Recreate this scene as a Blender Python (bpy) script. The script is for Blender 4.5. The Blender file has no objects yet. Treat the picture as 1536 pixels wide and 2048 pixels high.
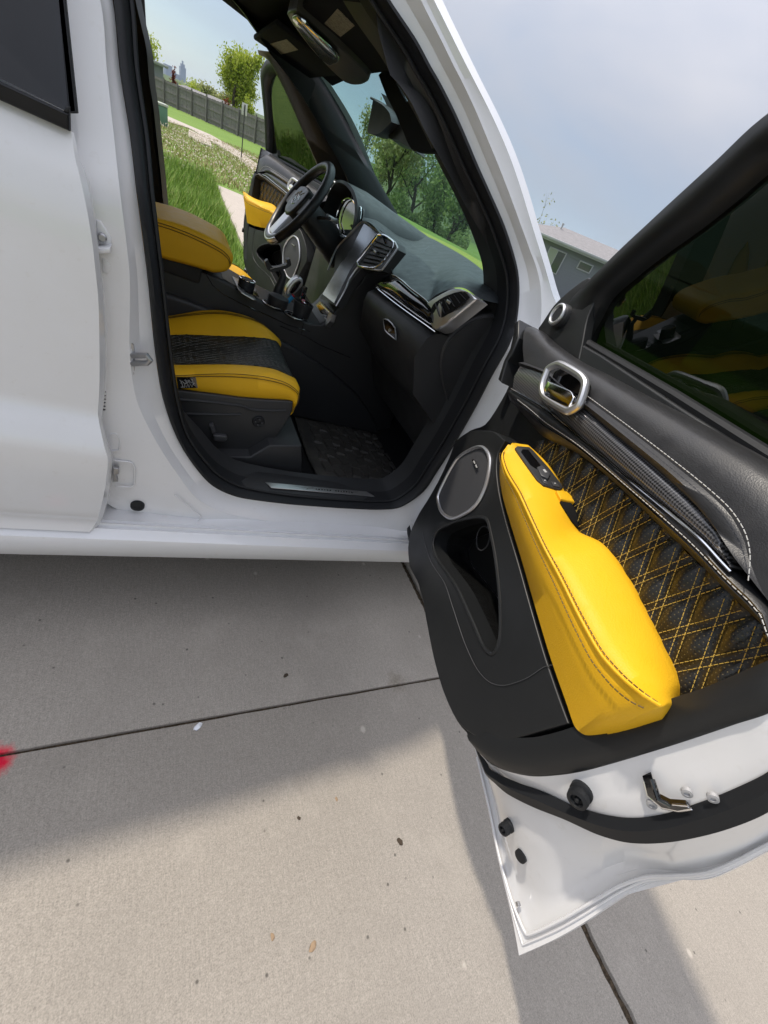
import bpy, bmesh, math, random
from mathutils import Vector, Matrix
from math import radians, sin, cos, pi
random.seed(7)
SC = bpy.context.scene
COL = SC.collection

# ------------------------------------------------------------------ camera
cd = bpy.data.cameras.new('camera')
cam = bpy.data.objects.new('camera', cd)
COL.objects.link(cam)
cd.sensor_fit = 'VERTICAL'
cd.sensor_height = 24.0
cd.lens = 24.0 * 810.0 / 2048.0
cd.clip_start = 0.02
cd.clip_end = 20000
cam.matrix_world = Matrix(((0.842492, -0.082803, -0.532308, 0.076800),
    (-0.345617, 0.674873, -0.651994, -0.887900),
    (0.413227, 0.733274, 0.539956, 1.266200),
    (0.000000, 0.000000, 0.000000, 1.000000)))
SC.camera = cam

# ------------------------------------------------------------------ sun, sky, exposure
SUN_TO = Vector((0.52, -0.476, -1.0)).normalized()      # direction the light travels
sd = bpy.data.lights.new('sun', 'SUN')
sd.energy = 2.0
sd.angle = radians(2.0)
sd.color = (1.0, 0.915, 0.79)
sun = bpy.data.objects.new('sun', sd)
COL.objects.link(sun)
sun.rotation_euler = SUN_TO.to_track_quat('-Z', 'Y').to_euler()

W = bpy.data.worlds.new('World')
SC.world = W
W.use_nodes = True
nt = W.node_tree
nt.nodes.clear()
N = nt.nodes.new
out = N('ShaderNodeOutputWorld'); bg = N('ShaderNodeBackground')
sky = N('ShaderNodeTexSky'); sky.sky_type = 'NISHITA'; sky.sun_disc = False
back = -SUN_TO
sky.sun_elevation = math.asin(back.z)
sky.sun_rotation = math.atan2(back.x, back.y)
sky.air_density = 1.0; sky.dust_density = 0.4; sky.ozone_density = 1.0
tc = N('ShaderNodeTexCoord')
# thin high cloud: project the view direction on a flat layer and use soft noise as its density
sep = N('ShaderNodeSeparateXYZ'); nt.links.new(tc.outputs['Generated'], sep.inputs[0])
zc = N('ShaderNodeMath'); zc.operation = 'MAXIMUM'; zc.inputs[1].default_value = 0.0
nt.links.new(sep.outputs[2], zc.inputs[0])
za = N('ShaderNodeMath'); za.operation = 'ADD'; za.inputs[1].default_value = 0.25
nt.links.new(zc.outputs[0], za.inputs[0])
dv = N('ShaderNodeVectorMath'); dv.operation = 'DIVIDE'
cmb = N('ShaderNodeCombineXYZ')
for i in range(3): nt.links.new(za.outputs[0], cmb.inputs[i])
nt.links.new(tc.outputs['Generated'], dv.inputs[0]); nt.links.new(cmb.outputs[0], dv.inputs[1])
no = N('ShaderNodeTexNoise'); no.inputs['Scale'].default_value = 0.9; no.inputs['Detail'].default_value = 5
no.inputs['Roughness'].default_value = 0.5; no.inputs['Distortion'].default_value = 0.4
nt.links.new(dv.outputs[0], no.inputs['Vector'])
mr = N('ShaderNodeMapRange'); mr.inputs[1].default_value = 0.30; mr.inputs[2].default_value = 0.62
mr.inputs[3].default_value = 0.35; mr.inputs[4].default_value = 0.93
nt.links.new(no.outputs['Fac'], mr.inputs[0])
# cloud cover thins out just above the horizon, as in the photo
hz = N('ShaderNodeMapRange'); hz.inputs[1].default_value = 0.02; hz.inputs[2].default_value = 0.20
hz.inputs[3].default_value = 0.25; hz.inputs[4].default_value = 1.0
nt.links.new(sep.outputs[2], hz.inputs[0])
ml = N('ShaderNodeMath'); ml.operation = 'MULTIPLY'
nt.links.new(mr.outputs[0], ml.inputs[0]); nt.links.new(hz.outputs[0], ml.inputs[1])
mx = N('ShaderNodeMix'); mx.data_type = 'RGBA'
# overcast luminance: brighter towards the zenith, and a soft aureole round the veiled sun
dt = N('ShaderNodeVectorMath'); dt.operation = 'DOT_PRODUCT'; dt.inputs[1].default_value = tuple(back)
nt.links.new(tc.outputs['Generated'], dt.inputs[0])
dc = N('ShaderNodeMath'); dc.operation = 'MAXIMUM'; dc.inputs[1].default_value = 0.0
nt.links.new(dt.outputs['Value'], dc.inputs[0])
dp4 = N('ShaderNodeMath'); dp4.operation = 'POWER'; dp4.inputs[1].default_value = 4.0
nt.links.new(dc.outputs[0], dp4.inputs[0])
m1_ = N('ShaderNodeMath'); m1_.operation = 'MULTIPLY_ADD'; m1_.inputs[1].default_value = 1.6; m1_.inputs[2].default_value = 0.3
nt.links.new(dp4.outputs[0], m1_.inputs[0])
m2_ = N('ShaderNodeMath'); m2_.operation = 'MULTIPLY_ADD'; m2_.inputs[1].default_value = 2.1
nt.links.new(zc.outputs[0], m2_.inputs[0]); nt.links.new(m1_.outputs[0], m2_.inputs[2])
cs = N('ShaderNodeVectorMath'); cs.operation = 'SCALE'; cs.inputs[0].default_value = (2.72, 2.74, 2.98)
nt.links.new(m2_.outputs[0], cs.inputs['Scale'])
nt.links.new(cs.outputs[0], mx.inputs['B'])
nt.links.new(ml.outputs[0], mx.inputs['Factor']); dim = N('ShaderNodeVectorMath'); dim.operation = 'SCALE'; dim.inputs['Scale'].default_value = 0.5
nt.links.new(sky.outputs[0], dim.inputs[0]); nt.links.new(dim.outputs[0], mx.inputs['A'])
nt.links.new(mx.outputs['Result'], bg.inputs['Color'])
bg.inputs['Strength'].default_value = 0.15
nt.links.new(bg.outputs[0], out.inputs[0])

SC.view_settings.view_transform = 'Standard'
SC.view_settings.look = 'None'
SC.view_settings.exposure = 0.86
SC.view_settings.gamma = 1.0
SC.view_settings.use_curve_mapping = False
SC.cycles.max_bounces = 10
SC.cycles.transparent_max_bounces = 12
SC.cycles.use_denoising = True

# ------------------------------------------------------------------ material helpers
def mat(name, col=(0.5, 0.5, 0.5), rough=0.5, metal=0.0, coat=0.0, spec=0.5, coat_rough=0.05):
    m = bpy.data.materials.new(name); m.use_nodes = True
    b = m.node_tree.nodes['Principled BSDF']
    b.inputs['Base Color'].default_value = (*col, 1)
    b.inputs['Roughness'].default_value = rough
    b.inputs['Metallic'].default_value = metal
    b.inputs['Coat Weight'].default_value = coat
    b.inputs['Coat Roughness'].default_value = coat_rough
    b.inputs['Specular IOR Level'].default_value = spec
    return m

def nodes(m):
    t = m.node_tree
    return t, t.nodes['Principled BSDF'], t.nodes.new, t.links.new

def coords(m, kind='Object', scale=None):
    t, b, Nn, L = nodes(m)
    c = Nn('ShaderNodeTexCoord')
    mp = Nn('ShaderNodeMapping')
    if scale: mp.inputs['Scale'].default_value = scale
    L(c.outputs[kind], mp.inputs[0])
    return mp.outputs[0]

def noise(m, scale, detail=4, rough=0.55, vec=None, dist=0.0):
    t, b, Nn, L = nodes(m)
    n = Nn('ShaderNodeTexNoise')
    n.inputs['Scale'].default_value = scale; n.inputs['Detail'].default_value = detail
    n.inputs['Roughness'].default_value = rough; n.inputs['Distortion'].default_value = dist
    L(vec if vec else coords(m), n.inputs['Vector'])
    return n.outputs['Fac']

def ramp(m, fac, stops):
    t, b, Nn, L = nodes(m)
    r = Nn('ShaderNodeValToRGB')
    e = r.color_ramp.elements
    while len(e) < len(stops): e.new(0.5)
    for i, (p, c) in enumerate(stops):
        e[i].position = p
        e[i].color = (*c, 1) if len(c) == 3 else c
    L(fac, r.inputs[0])
    return r.outputs[0]

def mixc(m, fac, a, b_, mode='MIX'):
    t, b, Nn, L = nodes(m)
    x = Nn('ShaderNodeMix'); x.data_type = 'RGBA'; x.blend_type = mode
    for key, v in (('Factor', fac), ('A', a), ('B', b_)):
        s = x.inputs[key]
        if isinstance(v, (int, float)): s.default_value = v
        elif isinstance(v, tuple): s.default_value = (*v, 1)
        else: L(v, s)
    return x.outputs['Result']

def bump(m, h, strength=0.2, dist=0.01):
    t, b, Nn, L = nodes(m)
    bp = Nn('ShaderNodeBump')
    bp.inputs['Strength'].default_value = strength; bp.inputs['Distance'].default_value = dist
    L(h, bp.inputs['Height'])
    prev = b.inputs['Normal']
    if prev.is_linked: L(prev.links[0].from_socket, bp.inputs['Normal'])
    L(bp.outputs[0], b.inputs['Normal'])

def setc(m, sock, name='Base Color'):
    t, b, Nn, L = nodes(m); L(sock, b.inputs[name])

def leather(name, col, rough=0.42, grain=420, st=0.25, spec=0.45):
    m = mat(name, col, rough, spec=spec)
    t, b, Nn, L = nodes(m)
    v = Nn('ShaderNodeTexVoronoi'); v.inputs['Scale'].default_value = grain
    L(coords(m), v.inputs['Vector'])
    bump(m, v.outputs['Distance'], st, 0.0008)
    n = noise(m, 6, 5, 0.6)
    setc(m, mixc(m, n, tuple(c * 0.9 for c in col), tuple(min(1, c * 1.08) for c in col)))
    setc(m, ramp(m, noise(m, 30, 3), [(0.3, (rough - .06,) * 3), (0.7, (rough + .08,) * 3)]), 'Roughness')
    return m

def plastic(name, col=(0.027, 0.028, 0.030), rough=0.45, grain=900):
    m = mat(name, col, rough, spec=0.4)
    bump(m, noise(m, grain, 2, 0.5), 0.12, 0.0006)
    setc(m, ramp(m, noise(m, 9, 5), [(0.3, (rough - .05,) * 3), (0.75, (rough + .1,) * 3)]), 'Roughness')
    return m

M = {}
def white_paint():
    m = mat('white_paint', (0.74, 0.74, 0.75), 0.32, coat=1.0, coat_rough=0.03)
    n = noise(m, 3.5, 6, 0.6)
    n2 = noise(m, 60, 3, 0.6)
    c = mixc(m, ramp(m, n, [(0.45, (0, 0, 0)), (0.8, (1, 1, 1))]), (0.74, 0.745, 0.76), (0.70, 0.695, 0.69))
    setc(m, mixc(m, ramp(m, n2, [(0.62, (0, 0, 0)), (0.8, (.25, .25, .25))]), c, (0.55, 0.52, 0.47)))
    setc(m, ramp(m, n, [(0.3, (.02,) * 3), (0.7, (.08,) * 3)]), 'Coat Roughness')
    return m
M['white'] = white_paint()
M['rubber'] = mat('rubber_black', (0.010, 0.011, 0.013), 0.55, spec=0.35)
M['plastic'] = plastic('black_plastic')
M['trim'] = plastic('soft_black_trim', (0.026, 0.0265, 0.028), 0.42, 1200)
M['doortrim'] = plastic('door_trim_sun_copy', (0.0125, 0.0135, 0.0145), 0.40, 1200)  # darker copy of the trim, offsetting direct sun on the door
M['dark'] = mat('pocket_lining', (0.006, 0.006, 0.006), 0.8, spec=.2)  # near-black: the shade of the recesses is put into the colour
M['blackleather'] = leather('black_leather', (0.022, 0.022, 0.0235), 0.38, 520, 0.18)
M['yellow'] = leather('yellow_leather', (0.80, 0.448, 0.013), 0.54, 380, 0.38, 0.32)
M['dash'] = leather('dash_pad', (0.030, 0.035, 0.038), 0.42, 480, 0.15)
M['piano'] = mat('piano_black', (0.004, 0.004, 0.005), 0.06, coat=1.0)
M['chrome'] = mat('chrome', (0.85, 0.85, 0.86), 0.08, metal=1.0)
M['satin'] = mat('satin_silver', (0.60, 0.60, 0.61), 0.34, metal=0.9)
M['steel'] = mat('zinc_steel', (0.40, 0.40, 0.41), 0.38, metal=0.9)
M['screensheen'] = mat('screen_sky_sheen', (0.42, 0.43, 0.46), 0.22, metal=0.85)  # pale metal: sky reflection put into the dark screen's colour
M['control'] = mat('control_grey', (0.055, 0.056, 0.06), 0.4)
M['screen'] = mat('dark_screen', (0.006, 0.007, 0.009), 0.05, coat=1.0)
M['grey'] = mat('speaker_grille_grey', (0.045, 0.046, 0.05), 0.55)
M['headliner'] = mat('headliner_black', (0.020, 0.021, 0.024), 0.9, spec=0.1)
bump(M['headliner'], noise(M['headliner'], 700, 2), 0.3, 0.001)
M['carpet'] = mat('carpet_black', (0.016, 0.016, 0.017), 0.95, spec=0.1)
bump(M['carpet'], noise(M['carpet'], 500, 3), 0.6, 0.002)
M['matrubber'] = mat('mat_rubber', (0.014, 0.0135, 0.012), 0.5, spec=0.4)
setc(M['matrubber'], ramp(M['matrubber'], noise(M['matrubber'], 14, 6, .65), [(0.35, (.05, .05, .048)), (0.7, (.105, .098, .085))]))
M['red'] = mat('red_plastic', (0.35, 0.01, 0.015), 0.4)
M['blue'] = mat('blue_plastic', (0.02, 0.28, 0.55), 0.35)
M['thread'] = mat('pale_thread', (0.42, 0.42, 0.41), 0.7)
M['ythread'] = mat('yellow_thread', (0.62, 0.44, 0.10), 0.65)
M['dthread'] = mat('dark_thread', (0.10, 0.055, 0.004), 0.7)
M['label'] = mat('beige_sticker', (0.42, 0.38, 0.26), 0.6)
setc(M['label'], ramp(M['label'], noise(M['label'], 160, 3, .7, coords(M['label'], 'Object', (1, 3, 1))), [(0.42, (.16, .15, .11)), (0.6, (.45, .41, .29))]))

def glass(name, tint, ior=1.5, rough=0.0, boost=1.0):
    m = bpy.data.materials.new(name); m.use_nodes = True
    t = m.node_tree; t.nodes.clear(); Nn = t.nodes.new
    o = Nn('ShaderNodeOutputMaterial'); mxs = Nn('ShaderNodeMixShader')
    tr = Nn('ShaderNodeBsdfTransparent'); tr.inputs[0].default_value = (*tint, 1)
    g = Nn('ShaderNodeBsdfGlossy'); g.inputs['Roughness'].default_value = rough
    fr = Nn('ShaderNodeFresnel')
    ge = Nn('ShaderNodeNewGeometry'); mi = Nn('ShaderNodeMapRange')      # one thin sheet: the same reflection from either face
    mi.inputs[3].default_value = ior; mi.inputs[4].default_value = 1 / ior
    t.links.new(ge.outputs['Backfacing'], mi.inputs[0]); t.links.new(mi.outputs[0], fr.inputs[0])
    ad_ = Nn('ShaderNodeMath'); ad_.operation = 'ADD'; ad_.inputs[1].default_value = 1.0      # both faces of the pane: 2F / (1 + F)
    m2 = Nn('ShaderNodeMath'); m2.operation = 'MULTIPLY'; m2.inputs[1].default_value = 2.0 * boost
    ml_ = Nn('ShaderNodeMath'); ml_.operation = 'DIVIDE'; ml_.use_clamp = True
    t.links.new(fr.outputs[0], ad_.inputs[0]); t.links.new(fr.outputs[0], m2.inputs[0])
    t.links.new(m2.outputs[0], ml_.inputs[0]); t.links.new(ad_.outputs[0], ml_.inputs[1]); t.links.new(ml_.outputs[0], mxs.inputs[0])
    t.links.new(tr.outputs[0], mxs.inputs[1]); t.links.new(g.outputs[0], mxs.inputs[2])
    t.links.new(mxs.outputs[0], o.inputs[0])
    return m
M['tint'] = glass('tinted_glass', (0.010, 0.016, 0.009), 1.52, 0.0, 1.1)
M['tint_rear'] = glass('privacy_glass', (0.02, 0.024, 0.028), 1.5, 0.0, 0.8)
M['windshield'] = glass('windshield_glass', (0.60, 0.80, 0.77), 1.45, 0.0, 0.6)

def carbon():
    m = mat('carbon_weave', (0.03, 0.03, 0.032), 0.28, coat=0.6, coat_rough=0.08)
    t, b, Nn, L = nodes(m)
    ck = Nn('ShaderNodeTexChecker'); ck.inputs['Scale'].default_value = 290
    mp = coords(m, 'Object', (1, 0.001, 1.0))
    rt = Nn('ShaderNodeMapping'); rt.inputs['Rotation'].default_value = (0, radians(45), 0)
    L(mp, rt.inputs[0]); L(rt.outputs[0], ck.inputs['Vector'])
    ck.inputs['Color1'].default_value = (0.10, 0.10, 0.105, 1); ck.inputs['Color2'].default_value = (0.008, 0.008, 0.009, 1)
    L(ck.outputs[0], b.inputs['Base Color'])
    bump(m, ck.outputs['Fac'], 0.5, 0.001)
    return m
M['carbon'] = carbon()

def perforated():
    m = leather('perforated_black_leather', (0.011, 0.011, 0.011), 0.30, 500, 0.15)
    t, b, Nn, L = nodes(m)
    v = Nn('ShaderNodeTexVoronoi'); v.inputs['Scale'].default_value = 165; v.inputs['Randomness'].default_value = 0.0
    L(coords(m, 'Object', (1, 0.0, 1)), v.inputs['Vector'])
    d = ramp(m, v.outputs['Distance'], [(0.10, (1, 1, 1)), (0.16, (0, 0, 0))])
    prev = b.inputs['Base Color'].links[0].from_socket
    L(mixc(m, d, prev, (0.11, 0.09, 0.045)), b.inputs['Base Color'])
    bump(m, v.outputs['Distance'], 0.35, 0.001)
    return m
M['perf'] = perforated()

# ------------------------------------------------------------------ mesh helpers
def empty(name, parent=None, loc=(0, 0, 0)):
    o = bpy.data.objects.new(name, None); o.empty_display_size = 0.1
    COL.objects.link(o); o.location = loc
    if parent: o.parent = parent
    return o

def tag(o, label=None, cat=None, group=None, kind=None):
    if label: o['label'] = label
    if cat: o['category'] = cat
    if group: o['group'] = group
    if kind: o['kind'] = kind
    return o

def finish(bm, name, m, parent=None, smooth=True, angle=35, recalc=True):
    if recalc: bmesh.ops.recalc_face_normals(bm, faces=bm.faces)
    me = bpy.data.meshes.new(name)
    bm.to_mesh(me); bm.free()
    if smooth:
        me.polygons.foreach_set('use_smooth', [True] * len(me.polygons))
        me.set_sharp_from_angle(angle=radians(angle))
    o = bpy.data.objects.new(name, me)
    for mm in (m if isinstance(m, (list, tuple)) else [m]): me.materials.append(mm)
    COL.objects.link(o)
    if parent: o.parent = parent
    return o

def cr(pts, n=8, closed=False):
    """smooth curve through 3-D points, n sub-steps each; tangents shrink at sharp corners so it does not overshoot."""
    P = [Vector(p) for p in pts]; L = len(P)
    tan = []
    for i in range(L):
        a = P[i - 1] if (closed or i > 0) else P[i]
        c = P[(i + 1) % L] if (closed or i < L - 1) else P[i]
        u, v = P[i] - a, c - P[i]
        lu, lv = u.length, v.length
        if lu < 1e-9 or lv < 1e-9: tan.append((u + v) * .5 if not closed else (u + v) * .5); continue
        k = max(0.0, u.dot(v) / (lu * lv))
        d = (u / lu + v / lv)
        d = d.normalized() if d.length > 1e-6 else Vector((0, 0, 0))
        tan.append(d * min(lu, lv) * min(1.0, k * 1.25))
    out_ = []
    for i in range(L if closed else L - 1):
        j = (i + 1) % L
        p0, p1, m0, m1 = P[i], P[j], tan[i], tan[j]
        for q in range(n):
            t = q / n; t2, t3 = t * t, t * t * t
            out_.append(p0 * (2 * t3 - 3 * t2 + 1) + m0 * (t3 - 2 * t2 + t) + p1 * (-2 * t3 + 3 * t2) + m1 * (t3 - t2))
    if not closed: out_.append(P[-1].copy())
    return out_

def resample(pts, n, closed=False):
    P = [Vector(p) for p in pts]
    if closed: P = P + [P[0]]
    d = [0.0]
    for i in range(1, len(P)): d.append(d[-1] + (P[i] - P[i - 1]).length)
    T = d[-1]; out_ = []; j = 0
    cnt = n if closed else n - 1
    for i in range(n):
        s = T * i / cnt
        while j < len(P) - 2 and d[j + 1] < s: j += 1
        w = (s - d[j]) / max(d[j + 1] - d[j], 1e-9)
        out_.append(P[j].lerp(P[j + 1], w))
    return out_

def loft(name, rails, m, parent=None, closed_u=False, closed_v=False, angle=40, cap=False, thick=0.0):
    """Surface through rails (each a list of equal length)."""
    bm = bmesh.new()
    V = [[bm.verts.new(p) for p in r] for r in rails]
    R_, C_ = len(V), len(V[0])
    for i in range(R_ if closed_v else R_ - 1):
        a, b = V[i], V[(i + 1) % R_]
        for j in range(C_ if closed_u else C_ - 1):
            k = (j + 1) % C_
            try: bm.faces.new((a[j], a[k], b[k], b[j]))
            except ValueError: pass
    if cap:
        if closed_v and not closed_u:
            for j in (0, C_ - 1):
                try: bm.faces.new([V[i][j] for i in range(R_)])
                except ValueError: pass
        if closed_u and not closed_v:
            for i in (0, R_ - 1):
                try: bm.faces.new(V[i])
                except ValueError: pass
    if thick:
        bmesh.ops.recalc_face_normals(bm, faces=bm.faces)
        bmesh.ops.solidify(bm, geom=bm.faces[:], thickness=thick)
    return finish(bm, name, m, parent, True, angle)

def rails_cr(rails, n=6, m=0):
    """smooth the rails along their length (n) and, with m, across them too."""
    S = [cr(r, n) for r in rails]
    if m:
        T = [cr([S[i][j] for i in range(len(S))], m) for j in range(len(S[0]))]
        S = [[T[j][i] for j in range(len(T))] for i in range(len(T[0]))]
    return S

def prism(name, pts, vec, m, parent=None, bevel=0.0, seg=3, angle=35, both=False):
    """Outline (roughly planar) given thickness vec; edges of the far face rounded."""
    bm = bmesh.new()
    vec = Vector(vec)
    lo = [bm.verts.new(p) for p in pts]
    hi = [bm.verts.new(Vector(p) + vec) for p in pts]
    f0 = bm.faces.new(lo); f1 = bm.faces.new(hi)
    n = len(lo)
    for i in range(n): bm.faces.new((lo[i], lo[(i + 1) % n], hi[(i + 1) % n], hi[i]))
    bmesh.ops.recalc_face_normals(bm, faces=bm.faces)
    if bevel:
        ed = list(f1.edges) + (list(f0.edges) if both else [])
        bmesh.ops.bevel(bm, geom=ed, offset=bevel, segments=seg, profile=0.5, affect='EDGES', clamp_overlap=True)
    big = [f for f in bm.faces if len(f.verts) > 4]
    bmesh.ops.triangulate(bm, faces=big)
    return finish(bm, name, m, parent, True, angle)

def box(name, lo, hi, m, parent=None, bevel=0.0, seg=2, rot=None, pivot=None):
    bm = bmesh.new()
    bmesh.ops.create_cube(bm, size=1)
    c = [(a + b) / 2 for a, b in zip(lo, hi)]; s = [abs(b - a) for a, b in zip(lo, hi)]
    for v in bm.verts: v.co = Vector((v.co.x * s[0] + c[0], v.co.y * s[1] + c[1], v.co.z * s[2] + c[2]))
    if bevel: bmesh.ops.bevel(bm, geom=bm.edges[:], offset=bevel, segments=seg, profile=0.5, affect='EDGES', clamp_overlap=True)
    if rot is not None:
        p = Vector(pivot if pivot else c)
        for v in bm.verts: v.co = p + rot @ (v.co - p)
    return finish(bm, name, m, parent)

def tube_bm(bm, path, r, sides=8, closed=False, cap=True, flat=1.0):
    P = [Vector(p) for p in path]; n = len(P); rings = []
    up = None
    for i in range(n):
        if closed: t = (P[(i + 1) % n] - P[i - 1])
        else: t = P[min(i + 1, n - 1)] - P[max(i - 1, 0)]
        t.normalize()
        if up is None:
            up = Vector((0, 0, 1)) if abs(t.z) < 0.9 else Vector((1, 0, 0))
        up = (up - t * up.dot(t)).normalized()
        s = t.cross(up)
        rr = r[i] if isinstance(r, (list, tuple)) else r
        rings.append([bm.verts.new(P[i] + (up * cos(2 * pi * k / sides) * flat + s * sin(2 * pi * k / sides)) * rr) for k in range(sides)])
    for i in range(n if closed else n - 1):
        a, b = rings[i], rings[(i + 1) % n]
        for k in range(sides):
            bm.faces.new((a[k], a[(k + 1) % sides], b[(k + 1) % sides], b[k]))
    if cap and not closed:
        bm.faces.new(rings[0]); bm.faces.new(rings[-1])

def tube(name, path, r, m, parent=None, sides=8, closed=False, flat=1.0):
    bm = bmesh.new(); tube_bm(bm, path, r, sides, closed, True, flat)
    return finish(bm, name, m, parent)

def lathe(name, profile, m, parent=None, axis=(0, 0, 1), at=(0, 0, 0), sides=32):
    """profile = (radius, height) list spun about axis at a point."""
    q = Vector((0, 0, 1)).rotation_difference(Vector(axis).normalized())
    bm = bmesh.new(); rings = []
    for r, h in profile:
        rings.append([bm.verts.new(Vector(at) + q @ Vector((r * cos(2 * pi * k / sides), r * sin(2 * pi * k / sides), h))) for k in range(sides)])
    for a, b in zip(rings, rings[1:]):
        for k in range(sides): bm.faces.new((a[k], a[(k + 1) % sides], b[(k + 1) % sides], b[k]))
    bm.faces.new(rings[0]); bm.faces.new(rings[-1])
    return finish(bm, name, m, parent, True, 40)

def stitches(name, paths, m, parent, length=0.006, gap=0.0035, w=0.0011, lift=(0, 0, 0)):
    """rows of short thread stitches along paths, one part."""
    bm = bmesh.new(); lift = Vector(lift)
    for path in paths:
        P = [Vector(p) for p in path]
        T = sum((b - a).length for a, b in zip(P, P[1:]))
        n = max(2, int(T / (length + gap)))
        R_ = resample(P, n * 4 + 1)
        k = max(1, int(round(4 * length / (length + gap))))
        for i in range(n):
            seg = [R_[i * 4] + lift, R_[i * 4 + k // 2] + lift * 1.5, R_[min(i * 4 + k, n * 4)] + lift]
            tube_bm(bm, seg, w, 4)
    o = finish(bm, name, m, parent)
    o['kind'] = 'stuff'
    return o

def cut(o, cutter):
    """subtract cutter from o for good; the cutter is removed."""
    md = o.modifiers.new('b', 'BOOLEAN'); md.object = cutter; md.operation = 'DIFFERENCE'; md.solver = 'EXACT'
    dg = bpy.context.evaluated_depsgraph_get()
    me = bpy.data.meshes.new_from_object(o.evaluated_get(dg))
    o.modifiers.clear(); o.data = me
    me.polygons.foreach_set('use_smooth', [True] * len(me.polygons)); me.set_sharp_from_angle(angle=radians(35))
    bpy.data.objects.remove(cutter)
    return o
def V3(*a): return Vector(a)

# ------------------------------------------------------------------ the ground
UP = Vector((-0.127, -0.018, 0.992)).normalized()      # plumb line of the neighbourhood: the driveway runs downhill
def smooth(a, b, x):
    t = min(max((x - a) / (b - a), 0), 1); return t * t * (3 - 2 * t)
def terr(x, y):
    dx = max(-7 - x, 0, x - 7); dy = max(-8 - y, 0, y - 2.9)
    w = smooth(0, 14, math.hypot(dx, dy)) * (1 - .5 * smooth(9, 24, x))
    w = max(w, smooth(150, 520, math.hypot(x, y)))
    return w * (.128 * x + .018 * y) - .03 - .014 * min(max(0, y - 6), 70)
def gpt(x, y, dz=0.0): return Vector((x, y, terr(x, y) + dz))

def concrete(name, a, b, warm=1.0):
    m = mat(name, a, 0.85, spec=0.25)
    big = noise(m, 1.1, 5, 0.6)
    mid = noise(m, 9, 6, 0.62)
    fine = noise(m, 330, 3, 0.6); gran = noise(m, 115, 4, 0.75)
    broom = noise(m, 1.0, 4, 0.65, coords(m, 'Object', (260, 22, 1)))
    c = mixc(m, big, a, b)
    c = mixc(m, 0.45, c, ramp(m, mid, [(0.3, tuple(v * .82 for v in a)), (0.7, tuple(v * 1.12 for v in b))]))
    c = mixc(m, 0.55, c, ramp(m, gran, [(0.34, tuple(v * .62 for v in a)), (0.5, a), (0.66, tuple(v * 1.28 for v in b))]))
    c = mixc(m, 0.40, c, ramp(m, fine, [(0.36, tuple(v * .45 for v in a)), (0.5, a), (0.66, tuple(v * 1.35 for v in b))]))
    c = mixc(m, 0.17, c, ramp(m, broom, [(0.35, tuple(v * .55 for v in a)), (0.62, tuple(v * 1.15 for v in b))]))
    t, bs, Nn, L = nodes(m)
    v = Nn('ShaderNodeTexVoronoi'); v.inputs['Scale'].default_value = 16; L(coords(m), v.inputs['Vector'])
    pit = ramp(m, v.outputs['Distance'], [(0.035, (1, 1, 1)), (0.075, (0, 0, 0))])
    c = mixc(m, pit, c, tuple(x * .38 for x in a))
    v2 = Nn('ShaderNodeTexVoronoi'); v2.inputs['Scale'].default_value = 5.5; L(coords(m, 'Object', (1.0, .8, 1)), v2.inputs['Vector'])
    c = mixc(m, ramp(m, v2.outputs['Distance'], [(0.03, (.8, .8, .8)), (0.06, (0, 0, 0))]), c, tuple(min(1, x * 1.5) for x in b))
    blot = noise(m, 2.3, 6, 0.7, None, .6)
    c = mixc(m, ramp(m, blot, [(0.48, (0, 0, 0)), (0.72, (.30, .30, .30))]), c, tuple(x * .72 for x in a))
    c = mixc(m, ramp(m, noise(m, 4.1, 5, .7), [(0.56, (0, 0, 0)), (0.75, (.35, .35, .35))]), c, tuple(min(1, x * 1.22) for x in b))
    setc(m, c)
    bump(m, broom, 0.2, 0.002); bump(m, fine, 0.35, 0.0015); bump(m, gran, 0.25, 0.003); bump(m, pit, -0.4, 0.003)
    return m, c
M['concrete'], ccol = concrete('driveway_concrete', (0.30, 0.272, 0.236), (0.345, 0.312, 0.270))
# a spot of red marking paint sprayed over the joint, and a dirt stain by it
m = M['concrete']; t_, b_, Nn, L_ = nodes(m)
def spot(center, r0, r1, n_scale, amt):
    vd = Nn('ShaderNodeVectorMath'); vd.operation = 'DISTANCE'; vd.inputs[1].default_value = center
    L_(coords(m), vd.inputs[0])
    ad = Nn('ShaderNodeMath'); ad.operation = 'MULTIPLY_ADD'; ad.inputs[1].default_value = amt; 
    L_(noise(m, n_scale, 5, .7), ad.inputs[0]); L_(vd.outputs['Value'], ad.inputs[2])
    return ramp(m, ad.outputs[0], [(r0, (1, 1, 1)), (r1, (0, 0, 0))])
RED = [(-0.1327,-0.369,0)][0]
c = mixc(m, spot(RED, 0.036, 0.062, 70, 0.035), ccol, (0.62, 0.01, 0.04))
c = mixc(m, spot([(0.9756,-0.3409,0)][0], 0.05, 0.115, 60, 0.14), c, (0.17, 0.145, 0.11))
setc(m, c)
M['concrete2'], _ = concrete('walk_concrete', (0.42, 0.37, 0.32), (0.47, 0.42, 0.365))

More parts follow.
